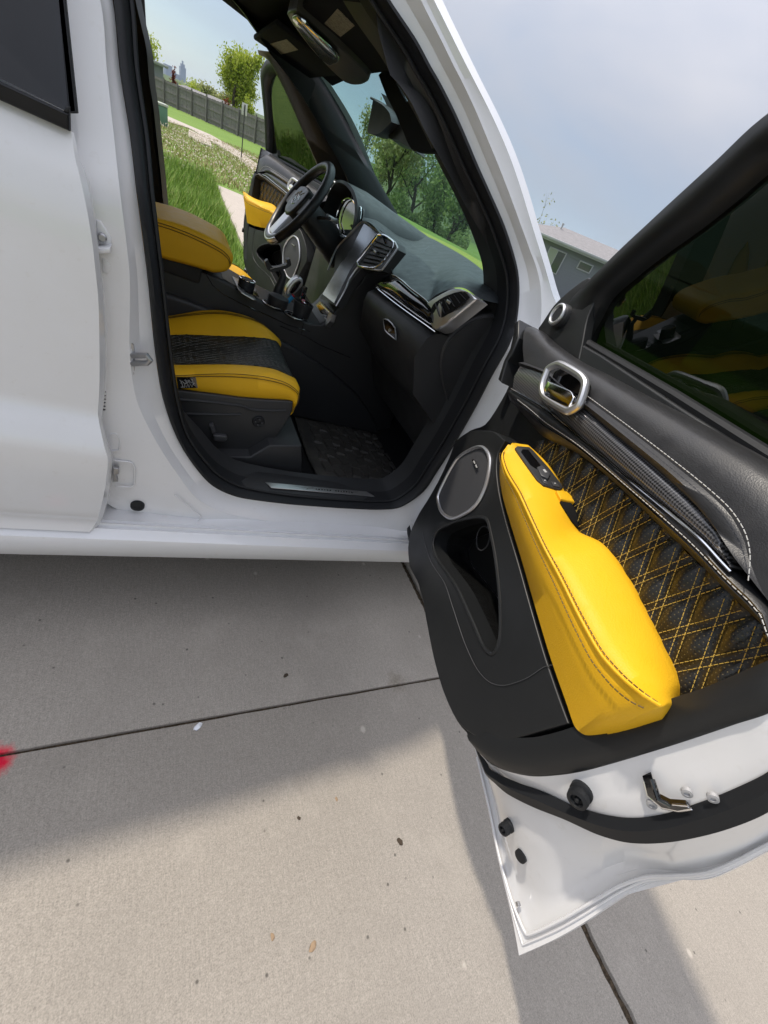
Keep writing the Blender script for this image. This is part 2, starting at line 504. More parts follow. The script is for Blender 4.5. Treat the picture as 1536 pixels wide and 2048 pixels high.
drive = empty('driveway'); tag(drive, 'pale broom finished concrete driveway slabs with open joints', kind='structure')
JX, JY = 1.283, -0.357
xs = [(-6.3, -2.41), (-2.402, JX - .011), (JX + .011, 4.9), (4.908, 9.0)]
ys = [(-6.9, -3.608), (-3.602, JY - .0035), (JY + .0035, 2.9)]
for x0, x1 in xs:
    for y0, y1 in ys:
        bm = bmesh.new()
        edge = []
        def side(p, q, n, amp):
            for i in range(n):
                t = i / n
                a = Vector(p).lerp(Vector(q), t)
                nrm = Vector((-(q[1] - p[1]), q[0] - p[0], 0)).normalized()
                edge.append(a + nrm * (random.random() * amp if 0 < i else 0))
        rag = 0.006
        side((x0, y0, 0), (x1, y0, 0), 60, 0.0015); side((x1, y0, 0), (x1, y1, 0), 220, rag if abs(x1 - JX) < .1 else .002)
        side((x1, y1, 0), (x0, y1, 0), 60, 0.0015); side((x0, y1, 0), (x0, y0, 0), 220, rag if abs(x0 - JX) < .1 else .002)
        o = prism('slab', [e - Vector((0, 0, .1)) for e in edge], (0, 0, .1), M['concrete'], drive, bevel=0.0025, seg=2)
M['dirt'] = mat('joint_dirt', (0.07, 0.055, 0.04), 0.95, spec=.1)
setc(M['dirt'], ramp(M['dirt'], noise(M['dirt'], 90, 5, .7), [(0.3, (.02, .016, .012)), (0.6, (.10, .075, .05)), (.75, (.16, .12, .08))]))
bump(M['dirt'], noise(M['dirt'], 150, 4), .8, .01)
o = box('joint_filler', (-6.2, -6.8, -.09), (8.9, 2.8, -.012), M['dirt'], drive)

# lawn and far land: one sheet to the horizon
def lawn_mat():
    m = mat('lawn_grass', (0.06, 0.11, 0.02), 0.9, spec=.15)
    n = noise(m, 0.25, 6, .6); n2 = noise(m, 14, 5, .7); n3 = noise(m, .004, 5, .6)
    c = ramp(m, n, [(.3, (.10, .19, .03)), (.55, (.15, .25, .045)), (.75, (.22, .26, .08))])
    c = mixc(m, .5, c, ramp(m, n2, [(.3, (.07, .13, .02)), (.7, (.22, .31, .08))]))
    t, b, Nn, L = nodes(m)
    vd = Nn('ShaderNodeVectorMath'); vd.operation = 'LENGTH'; L(coords(m), vd.inputs[0])
    far = Nn('ShaderNodeMapRange'); far.inputs[1].default_value = 90; far.inputs[2].default_value = 260
    L(vd.outputs['Value'], far.inputs[0])
    woods = ramp(m, noise(m, .02, 6, .7), [(.35, (.035, .07, .02)), (.6, (.09, .12, .035)), (.75, (.16, .15, .10))])
    setc(m, mixc(m, far.outputs[0], c, woods))
    bump(m, n2, .8, .03)
    return m
M['lawn'] = lawn_mat()
bm = bmesh.new(); rings = []
rad = [0] + [1.2 * 1.13 ** i for i in range(72)]
for r in rad:
    rings.append([bm.verts.new((r * cos(2 * pi * k / 96), r * sin(2 * pi * k / 96), 0)) for k in range(96)] if r else [bm.verts.new((0, 0, 0))])
for v in bm.verts:
    x, y = v.co.x, v.co.y
    inside = -6.2 < x < 8.9 and -6.8 < y < 2.8
    v.co.z = terr(x, y) - (.12 if -6.4 < x < 9.1 and -7 < y < 3.0 else 0)
    d = math.hypot(x, y)
    if d > 300: v.co.z += 9 * smooth(300, 2500, d) * (sin(x * .0021 + 1) + sin(y * .0013)) - 10 * smooth(300, 3000, d)
for i in range(1, len(rings)):
    a, b = rings[i - 1], rings[i]
    for k in range(96):
        if len(a) == 1: bm.faces.new((a[0], b[k], b[(k + 1) % 96]))
        else: bm.faces.new((a[k], a[(k + 1) % 96], b[(k + 1) % 96], b[k]))
o = finish(bm, 'ground', M['lawn'], None, True, 180)
tag(o, 'green lawn and rolling land out to the horizon', kind='structure')

def patch(name, pts, m, dz, label, thick=.05):
    """paved sheet that follows the land."""
    bm = bmesh.new(); 
    L0, R0 = pts
    n = 24
    A = resample(L0, n); B = resample(R0, n); V = []
    for a, b in zip(A, B):
        V.append([bm.verts.new(gpt(*(a.lerp(b, j / 4)).xy, dz)) for j in range(5)])
    for i in range(n - 1):
        for j in range(4): bm.faces.new((V[i][j], V[i][j + 1], V[i + 1][j + 1], V[i + 1][j]))
    bmesh.ops.recalc_face_normals(bm, faces=bm.faces)
    e = bmesh.ops.extrude_face_region(bm, geom=bm.faces[:])
    for g in e['geom']:
        if isinstance(g, bmesh.types.BMVert): g.co.z -= thick
    o = finish(bm, name, m, None)
    return tag(o, label, kind='structure')
patch('side_path', ([(1.2, 2.9, 0), (1.19, 5.3, 0), (1.2, 7.0, 0), (1.19, 11.6, 0)], [(4.2, 2.9, 0), (4.2, 5.3, 0), (4.2, 7, 0), (4.2, 10.9, 0)]), M['concrete2'], .035,
      'pale concrete pad on the far side of the car', .12)
patch('sidewalk', ([(-0.6485,29.7731,0.0901),(-0.0886,28.1548,0.1553),(1.1489,30.0551,0.3213),(1.8701,26.0349,0.3975),(2.5798,22.0785,0.4725),(2.7466,17.9521,0.4774),(2.9176,16.2478,0.4882)], [(-0.7521,33.5985,0.0921),(-0.1532,34.6405,0.173),(1.2311,32.8655,0.343),(2.2165,31.8881,0.4653),(3.0919,27.2814,0.5589),(3.3529,22.7204,0.5741),(3.5331,20.4037,0.5879)]), M['concrete2'], .03,
      'light concrete sidewalk curving across the lawn behind the car', .1)
patch('walk_apron', ([(0.8952,23.9825,0.2645),(1.1287,22.0819,0.2868),(1.3692,21.8487,0.3167),(1.6895,21.7561,0.3573)], [(1.051,28.2229,0.3014),(1.3339,27.4673,0.3346),(1.6449,26.6365,0.3711),(1.8465,25.6372,0.3929)]), M['concrete2'], .045, 'short concrete apron branching from the sidewalk', .1)
patch('kerb_strip', ([(2.6773,26.5439,0.5029),(3.1377,25.4863,0.5576),(3.625,24.8605,0.6174),(4.2092,24.1997,0.6896)], [(2.7532,27.4223,0.5161),(3.2255,26.3111,0.5721),(3.7528,25.8657,0.6378),(4.3886,25.3748,0.7172)]), M['concrete2'], .02, 'thin concrete kerb along the mown lawn', .1)
M['asphalt'] = mat('asphalt', (0.055, 0.055, 0.058), .9)
setc(M['asphalt'], ramp(M['asphalt'], noise(M['asphalt'], 60, 4, .7), [(.3, (.035, .035, .037)), (.7, (.08, .08, .082))]))
patch('street', ([(17, -90, 0), (17, 0, 0), (20, 22, 0), (27, 60, 0), (40, 130, 0)], [(25, -90, 0), (25, 0, 0), (29, 22, 0), (37, 60, 0), (52, 130, 0)]), M['asphalt'], .02, 'grey asphalt street beyond the windshield', .1)

# ------------------------------------------------------------------ grass and weeds
M['blade'] = mat('grass_blade', (.10, .2, .03), .6, spec=.3)
M['blade'].node_tree.nodes['Principled BSDF'].inputs['Transmission Weight'].default_value = 0
oi = M['blade'].node_tree.nodes.new('ShaderNodeNewGeometry')
setc(M['blade'], ramp(M['blade'], oi.outputs['Random Per Island'], [(.0, (.075, .16, .02)), (.45, (.16, .29, .03)), (.8, (.25, .37, .05)), (1, (.36, .36, .13))]))
M['blade2'] = mat('dry_grass_blade', (.2, .2, .06), .7, spec=.2)
oi = M['blade2'].node_tree.nodes.new('ShaderNodeNewGeometry')
setc(M['blade2'], ramp(M['blade2'], oi.outputs['Random Per Island'], [(.0, (.14, .20, .04)), (.3, (.28, .29, .08)), (.5, (.42, .35, .18)), (1, (.52, .43, .27))]))
def blades(name, n, region, h0, h1, w, label, m):
    vs, fs = [], []
    rnd = random.Random(3)
    i = 0
    while i < n:
        x = rnd.uniform(region[0], region[1]); y = rnd.uniform(region[2], region[3])
        if region[4](x, y): 
            continue
        i += 1
        z = terr(x, y)
        k = .55 + .45 * sin(x * 2.1 + 1.3 * sin(y * 1.1)) * cos(y * 1.7)
        h = rnd.uniform(h0, h1) * (.55 + .6 * k)
        a = rnd.uniform(0, 2 * pi); lean = rnd.uniform(.1, .6) * h
        dx, dy = cos(a), sin(a); px, py = -dy * w, dx * w
        b = len(vs)
        vs += [(x - px, y - py, z), (x + px, y + py, z),
               (x - px * .7 + dx * lean * .4, y - py * .7 + dy * lean * .4, z + h * .6), (x + px * .7 + dx * lean * .4, y + py * .7 + dy * lean * .4, z + h * .6),
               (x + dx * lean, y + dy * lean, z + h)]
        fs += [(b, b + 1, b + 3, b + 2), (b + 2, b + 3, b + 4)]
    me = bpy.data.meshes.new(name); me.from_pydata(vs, [], fs)
    me.materials.append(m)
    o = bpy.data.objects.new(name, me); COL.objects.link(o)
    return tag(o, label, kind='stuff')
blades('tall_grass', 60000, (-2.4, 1.19, 3.1, 12.5, lambda x, y: x > 1.10 - .04 * sin(y * 6) or random.random() < (y - 3) / 24),   .08, .30, .0042, 'tall bright green grass growing beside the concrete pad', M['blade'])
blades('lawn_blades', 30000, (-3, 7, 12, 30, lambda x, y: (x > 1.1 and y < 12) or random.random() < (y - 12) / 26), .03, .10, .011, 'mown lawn grass with thin straw coloured patches', M['blade2'])
# dandelion clocks on the rough lawn
bm = bmesh.new(); rnd = random.Random(11)
for i in range(2600):
    y = 11.5 + 14 * rnd.random() ** 1.3; x = rnd.uniform(-1.5, 5.5)
    if rnd.random() < .35 + .4 * sin(x * 1.7 + y): continue
    p = gpt(x, y); h = rnd.uniform(.06, .16); r = rnd.uniform(.012, .024)
    mtx = Matrix.Translation(p + Vector((0, 0, h)))
    bmesh.ops.create_icosphere(bm, subdivisions=1, radius=r, matrix=mtx)
M['clock'] = mat('dandelion_clock', (.66, .58, .47), .9, spec=.1)
o = finish(bm, 'dandelion_heads', M['clock']); tag(o, 'pale dandelion seed heads dotted over the rough lawn', kind='stuff')

# ------------------------------------------------------------------ things in the neighbourhood
def frame(p, heading):
    """axes of something that stands plumb: x along heading, z up the plumb line."""
    z = UP; x = Vector((cos(heading), sin(heading), 0)); x = (x - z * x.dot(z)).normalized(); y = z.cross(x)
    return Matrix(((x.x, y.x, z.x, p.x), (x.y, y.y, z.y, p.y), (x.z, y.z, z.z, p.z), (0, 0, 0, 1)))

# wooden privacy fence
M['fencewood'] = mat('weathered_fence_wood', (.13, .12, .115), .9, spec=.15)
setc(M['fencewood'], ramp(M['fencewood'], noise(M['fencewood'], 3, 5, .6, coords(M['fencewood'], 'Object', (8, 8, 1))), [(.3, (.13, .122, .12)), (.7, (.25, .235, .23))]))
fa, fb = Vector([(-0.8096,61.1583,0.195)][0]), Vector([(5.2863,49.5791,0.929)][0])
fdir = (fb - fa); fdir.z = 0; fdir.normalize()
fence = empty('wooden_fence'); tag(fence, 'weathered grey board privacy fence behind the lawn', 'fence')
bmp = bmesh.new(); bmesh.ops.create_cube(bmp, size=1)
for v in bmp.verts: v.co = Vector((v.co.x * .138, v.co.y * .02, v.co.z * 1.72 + .90))
pk = finish(bmp, 'picket', M['fencewood'], fence); pk_me = pk.data
hd = math.atan2(fdir.y, fdir.x)
start = fa - fdir * 3.5
first = True
for i in range(170):
    p = start + fdir * (i * .144); p.z = terr(p.x, p.y)
    o = pk if first else bpy.data.objects.new('picket', pk_me)
    if not first: COL.objects.link(o); o.parent = fence
    first = False
    mtx = frame(p, hd)
    o.matrix_world = mtx @ Matrix.Translation((0, random.uniform(-.008, .008), random.uniform(-.03, .015)))
for i in range(11):
    p = start + fdir * (i * 2.44); p.z = terr(p.x, p.y)
    o = box('fence_post', (-.05, -.16, 0), (.05, -.055, 1.88), M['fencewood'], fence); o.matrix_world = frame(p, hd)
    if i < 10:
        for zz in (.35, 1.0, 1.6):
            q = start + fdir * ((i + .5) * 2.44); q.z = terr(q.x, q.y)
            o = box('fence_rail', (-1.2, -.055, zz - .045), (1.2, -.014, zz + .045), M['fencewood'], fence); o.matrix_world = frame(q, hd)

# trees
M['bark'] = mat('bark', (.07, .055, .045), .95, spec=.1)
def leafmat(name, stops):
    m = mat(name, stops[0][1], .6, spec=.25)
    t, b, Nn, L = nodes(m)
    g = Nn('ShaderNodeNewGeometry')
    setc(m, ramp(m, g.outputs['Random Per Island'], stops))
    tl = Nn('ShaderNodeBsdfTranslucent'); mxs = Nn('ShaderNodeMixShader'); mxs.inputs[0].default_value = .35
    L(b.inputs['Base Color'].links[0].from_socket, tl.inputs[0])
    L(b.outputs[0], mxs.inputs[1]); L(tl.outputs[0], mxs.inputs[2]); L(mxs.outputs[0], t.nodes['Material Output'].inputs[0])
    return m
M['lime'] = leafmat('lime_leaves', [(0, (.20, .27, .02)), (.5, (.36, .43, .045)), (1, (.50, .54, .10))])
M['olive'] = leafmat('olive_leaves', [(0, (.17, .20, .07)), (.5, (.31, .34, .12)), (1, (.45, .45, .20))])
M['green'] = leafmat('green_leaves', [(0, (.12, .19, .055)), (.6, (.22, .32, .09)), (1, (.34, .42, .15))])
M['maroon'] = leafmat('maroon_leaves', [(0, (.12, .02, .012)), (.6, (.22, .045, .02)), (1, (.3, .10, .02))])
def tree(name, base, h, rx, m, label, nleaf=2600, leaf=.2, bare=0.0, trunk=.16, seed=1, low=.25, group=None, maroon=None, levels=3):
    rnd = random.Random(seed)
    root = empty(name); root.matrix_world = frame(base, rnd.uniform(0, 6))
    tag(root, label, 'tree', group)
    bm = bmesh.new(); tips = []
    def grow(p, d, length, r, lev):
        pts = [p]; rr = [r]; q = p.copy(); dd = d.copy()
        for k in range(4):
            dd = (dd + Vector((rnd.uniform(-.22, .22), rnd.uniform(-.22, .22), rnd.uniform(-.04, .16)))).normalized()
            q = q + dd * length / 4; pts.append(q.copy()); rr.append(r * (1 - .16 * (k + 1)))
        tube_bm(bm, pts, rr, 6 if lev < 2 else 4)
        if lev >= 1: tips.extend(pts[1:])
        if lev < levels:
            for k in range(rnd.randint(4, 6) if lev == 0 else rnd.randint(3, 4)):
                t = rnd.uniform(.35, 1.0); i = min(3, int(t * 4)); b = pts[i].lerp(pts[i + 1], t * 4 - i)
                a = rnd.uniform(0, 2 * pi); sp = rnd.uniform(.5, 1.0) * rx / h * 1.9
                nd = (dd * .8 + Vector((cos(a) * sp, sin(a) * sp, rnd.uniform(.1, .5)))).normalized()
                grow(b, nd, length * rnd.uniform(.5, .72), r * .42, lev + 1)
    grow(Vector((0, 0, -.3)), Vector((0, 0, 1)), h * .55, trunk, 0)
    mxh = max(t.z for t in tips); s = h / mxh
    mr_ = max(math.hypot(t.x, t.y) for t in tips); sr = rx / mr_
    for v in bm.verts: v.co = Vector((v.co.x * sr, v.co.y * sr, v.co.z * s))
    tips = [Vector((t.x * sr, t.y * sr, t.z * s)) for t in tips]
    finish(bm, 'trunk', M['bark'], root)
    vs, fs = [], []
    good = [t for t in tips if t.z > h * low] or tips
    for i in range(nleaf):
        c = rnd.choice(good); sp = rx * .16
        p = c + Vector((rnd.gauss(0, sp), rnd.gauss(0, sp), rnd.gauss(0, sp * .8)))
        a = Vector((rnd.uniform(-1, 1), rnd.uniform(-1, 1), rnd.uniform(-1, 1))).normalized()
        b = a.cross(Vector((rnd.uniform(-1, 1), rnd.uniform(-1, 1), rnd.uniform(-1, 1)))).normalized()
        l = leaf * rnd.uniform(.6, 1.3); k = len(vs)
        vs += [p - a * l, p + b * l * .45, p + a * l, p - b * l * .45]; fs.append((k, k + 1, k + 2, k + 3))
    me = bpy.data.meshes.new('crown'); me.from_pydata(vs, [], fs); me.materials.append(m)
    o = bpy.data.objects.new('crown', me); COL.objects.link(o); o.parent = root
    return root
def along(u, dist): return None
RAY = lambda d, t: Vector((0.0768, -0.8879, 1.2662)) + Vector(d) * t
def land(d, t):
    p = RAY(d, t); p.z = terr(p.x, p.y); return p
tree('lime_tree', land((.095, .993, 0), 66), 6.6, 2.5, M['lime'], 'tall lime green tree rising behind the wooden fence', 14000, .16, seed=4, low=.1, levels=3)
tree('yellow_bush', land((.108, .993, 0), 62), 3.0, 1.35, M['lime'], 'yellow green shrub with reddish twigs behind the fence end', 1500, .12, seed=9, low=.05, levels=2)
tree('red_shrub', land((.0865, .996, 0), 61), 2.35, .5, M['maroon'], 'small maroon shrub beside the yellow green one', 260, .1, seed=12, low=.3, levels=2)
tree('maroon_tree', land((.0065, 1.0, 0), 74), 3.3, .5, M['maroon'], 'small maroon tree by the far house behind the fence', 300, .12, seed=14, low=.3, levels=2)
tree('roadside_tree', land((-.031, .999, 0), 80), 5.4, 2.1, M['lime'], 'loose lime tree at the edge of the far house', 1700, .17, seed=21, low=.1, levels=2)
for i, (dx, t, hh, r_) in enumerate(((.047, 95, 2.6, 2.2), (.066, 92, 3.2, 2.4), (.03, 115, 2.9, 3.0), (.082, 90, 3.2, 2.0))):
    tree('round_tree', land((dx, 1, 0), t), hh, r_, M['olive' if i % 2 else 'lime'],
         ['low round tree above the fence left of the tall lime tree', 'rounded tree touching the tall lime tree', 'distant bushy tree under the skyline', 'spreading tree behind the tall lime tree'][i], 1100, .2, seed=30 + i, low=.05, levels=2)
# trees seen through the windshield
wt = [((.315, .9455), 74, 10.5, 2.6, 'olive', 'half bare tree standing highest in the windshield', 900, 3),
      ((.372, .928), 52, 8.2, 4.2, 'olive', 'wide branching tree with dark forked trunk seen through the windshield', 2600, 4),
      ((.43, .903), 60, 8.0, 4.0, 'green', 'dense green tree in the middle of the windshield', 2300, 3),
      ((.475, .88), 52, 6.6, 3.6, 'green', 'dense green tree beside the right windshield pillar', 2300, 3),
      ((.505, .863), 46, 5.4, 3.0, 'green', 'low leafy tree nearest the right windshield pillar', 2200, 3),
      ((.345, .939), 95, 8.0, 4.2, 'olive', 'pale olive tree behind the forked tree', 2400, 3),
      ((.405, .914), 100, 9.5, 5.0, 'olive', 'tall olive tree behind the dense green one', 3000, 3),
      ((.45, .893), 95, 8.5, 5.0, 'green', 'tall far green tree behind the windshield row', 2000, 3)]
for i, ((dx, dy), t, hh, r_, mm, lab, nl, lv) in enumerate(wt):
    tree('street_tree', land((dx, dy, 0), t), hh, r_, M[mm], lab, nl, .22, seed=50 + i, low=.12, levels=lv, trunk=.2, group='trees beyond the windshield')
bm = bmesh.new(); rnd = random.Random(5); vs, fs = [], []
for i in range(9000):
    k_ = rnd.random(); d = Vector((.32 + .22 * k_, .947 - .10 * k_, 0))
    p = land(d, rnd.uniform(50, 62)); p.z += rnd.random() ** 1.5 * (2.0 + .8 * sin(k_ * 23))
    a = Vector((rnd.uniform(-1, 1), rnd.uniform(-1, 1), rnd.uniform(-1, 1))).normalized(); b = a.orthogonal().normalized(); l = .2; q = len(vs)
    vs += [p - a * l, p + b * l * .5, p + a * l, p - b * l * .5]; fs.append((q, q + 1, q + 2, q + 3))
me = bpy.data.meshes.new('undergrowth'); me.from_pydata(vs, [], fs); me.materials.append(M['green'])
o = bpy.data.objects.new('undergrowth', me); COL.objects.link(o); tag(o, 'thick undergrowth below the trees across the street', kind='stuff')
bm.free()
tree('bare_tree', land((.648, .762, 0), 44), 6.5, 1.6, M['olive'], 'nearly bare tree top showing above the grey house roof', 260, .12, seed=77, low=.4, levels=3, trunk=.12)

# sign post seen from behind, and the green utility box
sp = Vector([(2.6132,20.2222,0.4694)][0]); sg = empty('street_sign'); sg.matrix_world = frame(sp, .25); tag(sg, 'small pale sign on a thin dark post on the lawn', 'sign')
M['sign'] = mat('pale_sign_back', (.55, .55, .53), .5)
M['darkpost'] = mat('dark_post', (.035, .035, .035), .6)
tube('post', [(0, 0, -.2), (0, 0, 1.62)], .02, M['darkpost'], sg, 8)
box('sign_plate', (-.10, .022, 1.33), (.10, .03, 1.66), M['sign'], sg, .003)
ub = Vector([(-0.2485,24.2365,0.1191)][0]); M['boxgreen'] = mat('utility_green', (.10, .2, .14), .6)
ug = empty('utility_box'); ug.matrix_world = frame(ub, .2); tag(ug, 'pale green utility box standing on the lawn by the sidewalk', 'utility box')
box('cabinet', (-.35, -.3, 0), (.35, .3, .62), M['boxgreen'], ug, .02)
M['boxlid'] = mat('utility_lid', (.4, .42, .38), .5)
box('lid', (-.38, -.33, .622), (.38, .33, .70), M['boxlid'], ug, .02)

# houses
M['siding'] = mat('grey_siding', (.215, .23, .255), .7, spec=.3)
M['shingle'] = mat('roof_shingle', (.24, .225, .22), .95, spec=.1)
setc(M['shingle'], ramp(M['shingle'], noise(M['shingle'], 5, 6, .7), [(.3, (.20, .195, .20)), (.7, (.30, .29, .295))]))
bump(M['shingle'], noise(M['shingle'], 12, 4), .5, .02)
M['trimwhite'] = mat('house_trim', (.40, .41, .43), .6)
M['winglass'] = mat('house_window', (.05, .07, .06), .08, spec=.8)
M['winpane'] = mat('window_with_blind', (.30, .34, .27), .3, spec=.6)
def house(name, base, heading, w, d, h, label, mats, wins, rise=1.5, boards=True):
    root = empty(name); root.matrix_world = frame(base, heading); tag(root, label, 'house')
    box('wall', (-w, 0, -4), (w, d, h), mats[0], root)
    if boards:
        bmb = bmesh.new(); bmesh.ops.create_cube(bmb, size=1)
        for v in bmb.verts: v.co = Vector((v.co.x * 2 * w, v.co.y * .03 - .013 - v.co.z * .012, v.co.z * .17))
        b0 = finish(bmb, 'siding_board', mats[0], root); me = b0.data
        for i in range(int(h / .185)):
            o = b0 if i == 0 else bpy.data.objects.new('siding_board', me)
            if i: COL.objects.link(o); o.parent = root
            o.location = (0, 0, h - .32 - i * .185)
    ov = .45
    bm = bmesh.new()
    a = [bm.verts.new(p) for p in ((-w - ov, -ov, h), (w + ov, -ov, h), (w + ov, d + ov, h), (-w - ov, d + ov, h), (-w + d * .35, d / 2, h + rise), (w - d * .35, d / 2, h + rise))]
    for f in ((0, 1, 5, 4), (1, 2, 5), (2, 3, 4, 5), (3, 0, 4), (0, 3, 2, 1)): bm.faces.new([a[i] for i in f])
    finish(bm, 'roof', mats[1], root, False)
    box('gutter', (-w - ov, -ov - .1, h - .12), (w + ov, -ov - .004, h + .02), mats[2], root, .02)
    box('fascia', (-w - ov, -ov, h - .22), (w + ov, -ov + .06, h - .004), mats[2], root)
    for (x0, x1, z0, z1, dark) in wins:
        wn = box('window', (x0, -.09, z0), (x1, -.035, z1), mats[2], root, .01)
        box('pane', (x0 + .07, -.096, z0 + .07), ((x0 + x1) / 2 - .02 if not dark else x1 - .07, -.085, z1 - .07), M['winglass'] if dark else M['winpane'], wn)
        if not dark: box('pane', ((x0 + x1) / 2 + .02, -.096, z0 + .07), (x1 - .07, -.085, z1 - .07), M['winglass'], wn)
    return root
hp = RAY((.7, .714, 0), 34); hp = hp - UP * ((hp - RAY((0, 0, 0), 0)).dot(UP)) + UP * (.36 - 5.5)
hp = hp + Vector((cos(radians(-42)), sin(radians(-42)), 0)) * 2.6
GH = house('grey_house', hp, radians(-42), 7.0, 8.0, 5.5, 'two storey grey sided house with brown shingle roof between the pillar and the open door', (M['siding'], M['shingle'], M['trimwhite']), [(-4.45, -3.25, 3.75, 5.05, False), (-2.3, -1.35, 4.5, 5.0, True), (-3.9, -2.9, 1.5, 2.5, False), (1.4, 2.6, 3.75, 5.05, False)], rise=.8)
bm = bmesh.new()
vq = [bm.verts.new(p) for p in ((-.2, 2.5, 6.1), (7.2, 2.5, 6.1), (7.2, 9, 6.1), (-.2, 9, 6.1), (2.2, 5.5, 7.4), (5.6, 5.5, 7.4))]
for f in ((0, 1, 5, 4), (1, 2, 5), (2, 3, 4, 5), (3, 0, 4)): bm.faces.new([vq[i] for i in f])
finish(bm, 'roof', M['shingle'], GH, False)
lathe('roof_vent', [(.06, 0), (.06, .3), (.09, .3), (.09, .36), (.0005, .36)], M['trimwhite'], GH, (0, 0, 1), (-4.4, 3.0, 6.1), 12)
fh = land((-.021, 1, 0), 70)
house('gable_house', fh - UP * .9, radians(8), 1.05, 4, 3.9, 'far dark grey gable house with white corner trim behind the fence', (M['siding'], M['shingle'], M['trimwhite']), [], rise=.05, boards=False)
for i, (dx, t, w_, lab) in enumerate(((.035, 72, 3.4, 'low dark roof just showing above the fence beside the maroon tree'), (.07, 66, 3.2, 'long dark shingle roof just above the fence near the tall lime tree'))):
    house('neighbour_house', land((dx, 1, 0), t) - UP * 2.1, radians(-20), w_, 5, 3.4, lab, (M['siding'], M['shingle'], M['trimwhite']), [], rise=.8, boards=False)

# the skyline, far off
M['tower'] = mat('tower_hazy_glass', (.06, .10, .19), .4)  # blue of the distance haze is mixed into both tower colours
M['tower2'] = mat('tower_hazy_stone', (.22, .26, .34), .6)
def tower(d, t, w, h, label, m, top=None):
    p = RAY(d, t); p = p - UP * ((p - RAY((0, 0, 0), 0)).dot(UP)) - UP * 10
    root = empty('office_tower'); root.matrix_world = frame(p, .3); tag(root, label, 'tower', 'towers of the far skyline')
    box('shaft', (-w / 2, -w / 2, 0), (w / 2, w / 2, h), m, root)
    if top:
        box('crown', (-w * .34, -w * .34, h), (w * .34, w * .34, h + top), m, root)
        box('spire', (-w * .12, -w * .12, h + top), (w * .12, w * .12, h + top * 2), m, root)
T0 = 3400
tower((.0192, .9988, 0), T0, 26, 72, 'tallest blue office tower with stepped crown on the far skyline', M['tower'], 12)
tower((.0125, .999, 0), T0, 26, 36, 'short broad tower just left of the tallest one', M['tower'])
tower((-.0015, 1, 0), T0, 34, 56, 'flat topped blue tower at the left of the skyline', M['tower'])
tower((.0068, 1, 0), T0, 18, 42, 'slim pale tower between the flat topped one and the tallest', M['tower2'])
tower((.0262, .999, 0), T0, 30, 24, 'low pale block right of the tallest tower', M['tower2'])
tower((.031, .999, 0), T0, 44, 18, 'lowest wide block at the right end of the skyline', M['tower2'])

# ================================================================== the car
car = empty('car'); tag(car, 'white SUV with open front doors and black and yellow interior', 'car')
# --- side frame round the door opening: rails from the rubber seal outward
R1 = [(-0.0086,0.1939,1.3347),(0.0061,0.1647,1.2617),(0.027,0.1339,1.1847),(0.0428,0.1053,1.1132),(0.0693,0.1,0.99),(0.0957,0.1,0.8446),(0.1229,0.1,0.7313),(0.1622,0.1,0.6339),(0.2118,0.1,0.5555),(0.2727,0.1,0.4892),(0.3474,0.1,0.4576),(0.4857,0.1,0.4492),(0.6238,0.1,0.4512),(0.7368,0.1,0.4556),(0.8574,0.1,0.4652),(0.9355,0.1,0.4873),(0.9947,0.1,0.5723),(1.0006,0.1,0.6631),(1.0029,0.1,0.7776),(0.996,0.1,0.9357),(0.9855,0.1,1.042),(0.9931,0.1135,1.1338),(0.9934,0.1362,1.1906),(0.9716,0.1617,1.2541),(0.9423,0.1799,1.2997),(0.9051,0.1935,1.3339),(0.8448,0.2107,1.3768),(0.7709,0.2269,1.4172),(0.7129,0.2393,1.4483),(0.6665,0.2499,1.4749),(0.6162,0.2607,1.5018),(0.5646,0.2701,1.5251),(0.5355,0.2743,1.5358),(0.4934,0.2813,1.5534),(0.4465,0.2866,1.5665),(0.4204,0.2895,1.5738)]
R2 = [(-0.023,0.1615,1.3237),(-0.0102,0.1331,1.2526),(0.0038,0.1023,1.1756),(0.0173,0.0746,1.1064),(0.0374,0.072,0.9857),(0.0434,0.072,0.8403),(0.062,0.072,0.7308),(0.1037,0.072,0.6424),(0.1592,0.072,0.5503),(0.2368,0.072,0.4474),(0.3318,0.072,0.3991),(0.4834,0.072,0.3797),(0.6358,0.072,0.3701),(0.7638,0.072,0.3684),(0.905,0.072,0.3665),(1.0241,0.072,0.387),(1.0662,0.072,0.5565),(1.0685,0.072,0.6546),(1.0669,0.072,0.7783),(1.0668,0.072,0.9341),(1.0712,0.072,1.041),(1.0756,0.0892,1.1431),(1.0784,0.1192,1.218),(1.0342,0.1498,1.2946),(0.9947,0.1642,1.3304),(0.9421,0.1765,1.3613),(0.8833,0.1906,1.3965),(0.8139,0.2078,1.4395),(0.7597,0.2205,1.4712),(0.7112,0.2307,1.4969),(0.6594,0.2419,1.5247),(0.608,0.2512,1.5481),(0.5819,0.2554,1.5586),(0.5411,0.2627,1.5768),(0.5016,0.2696,1.594),(0.4802,0.2736,1.604)]
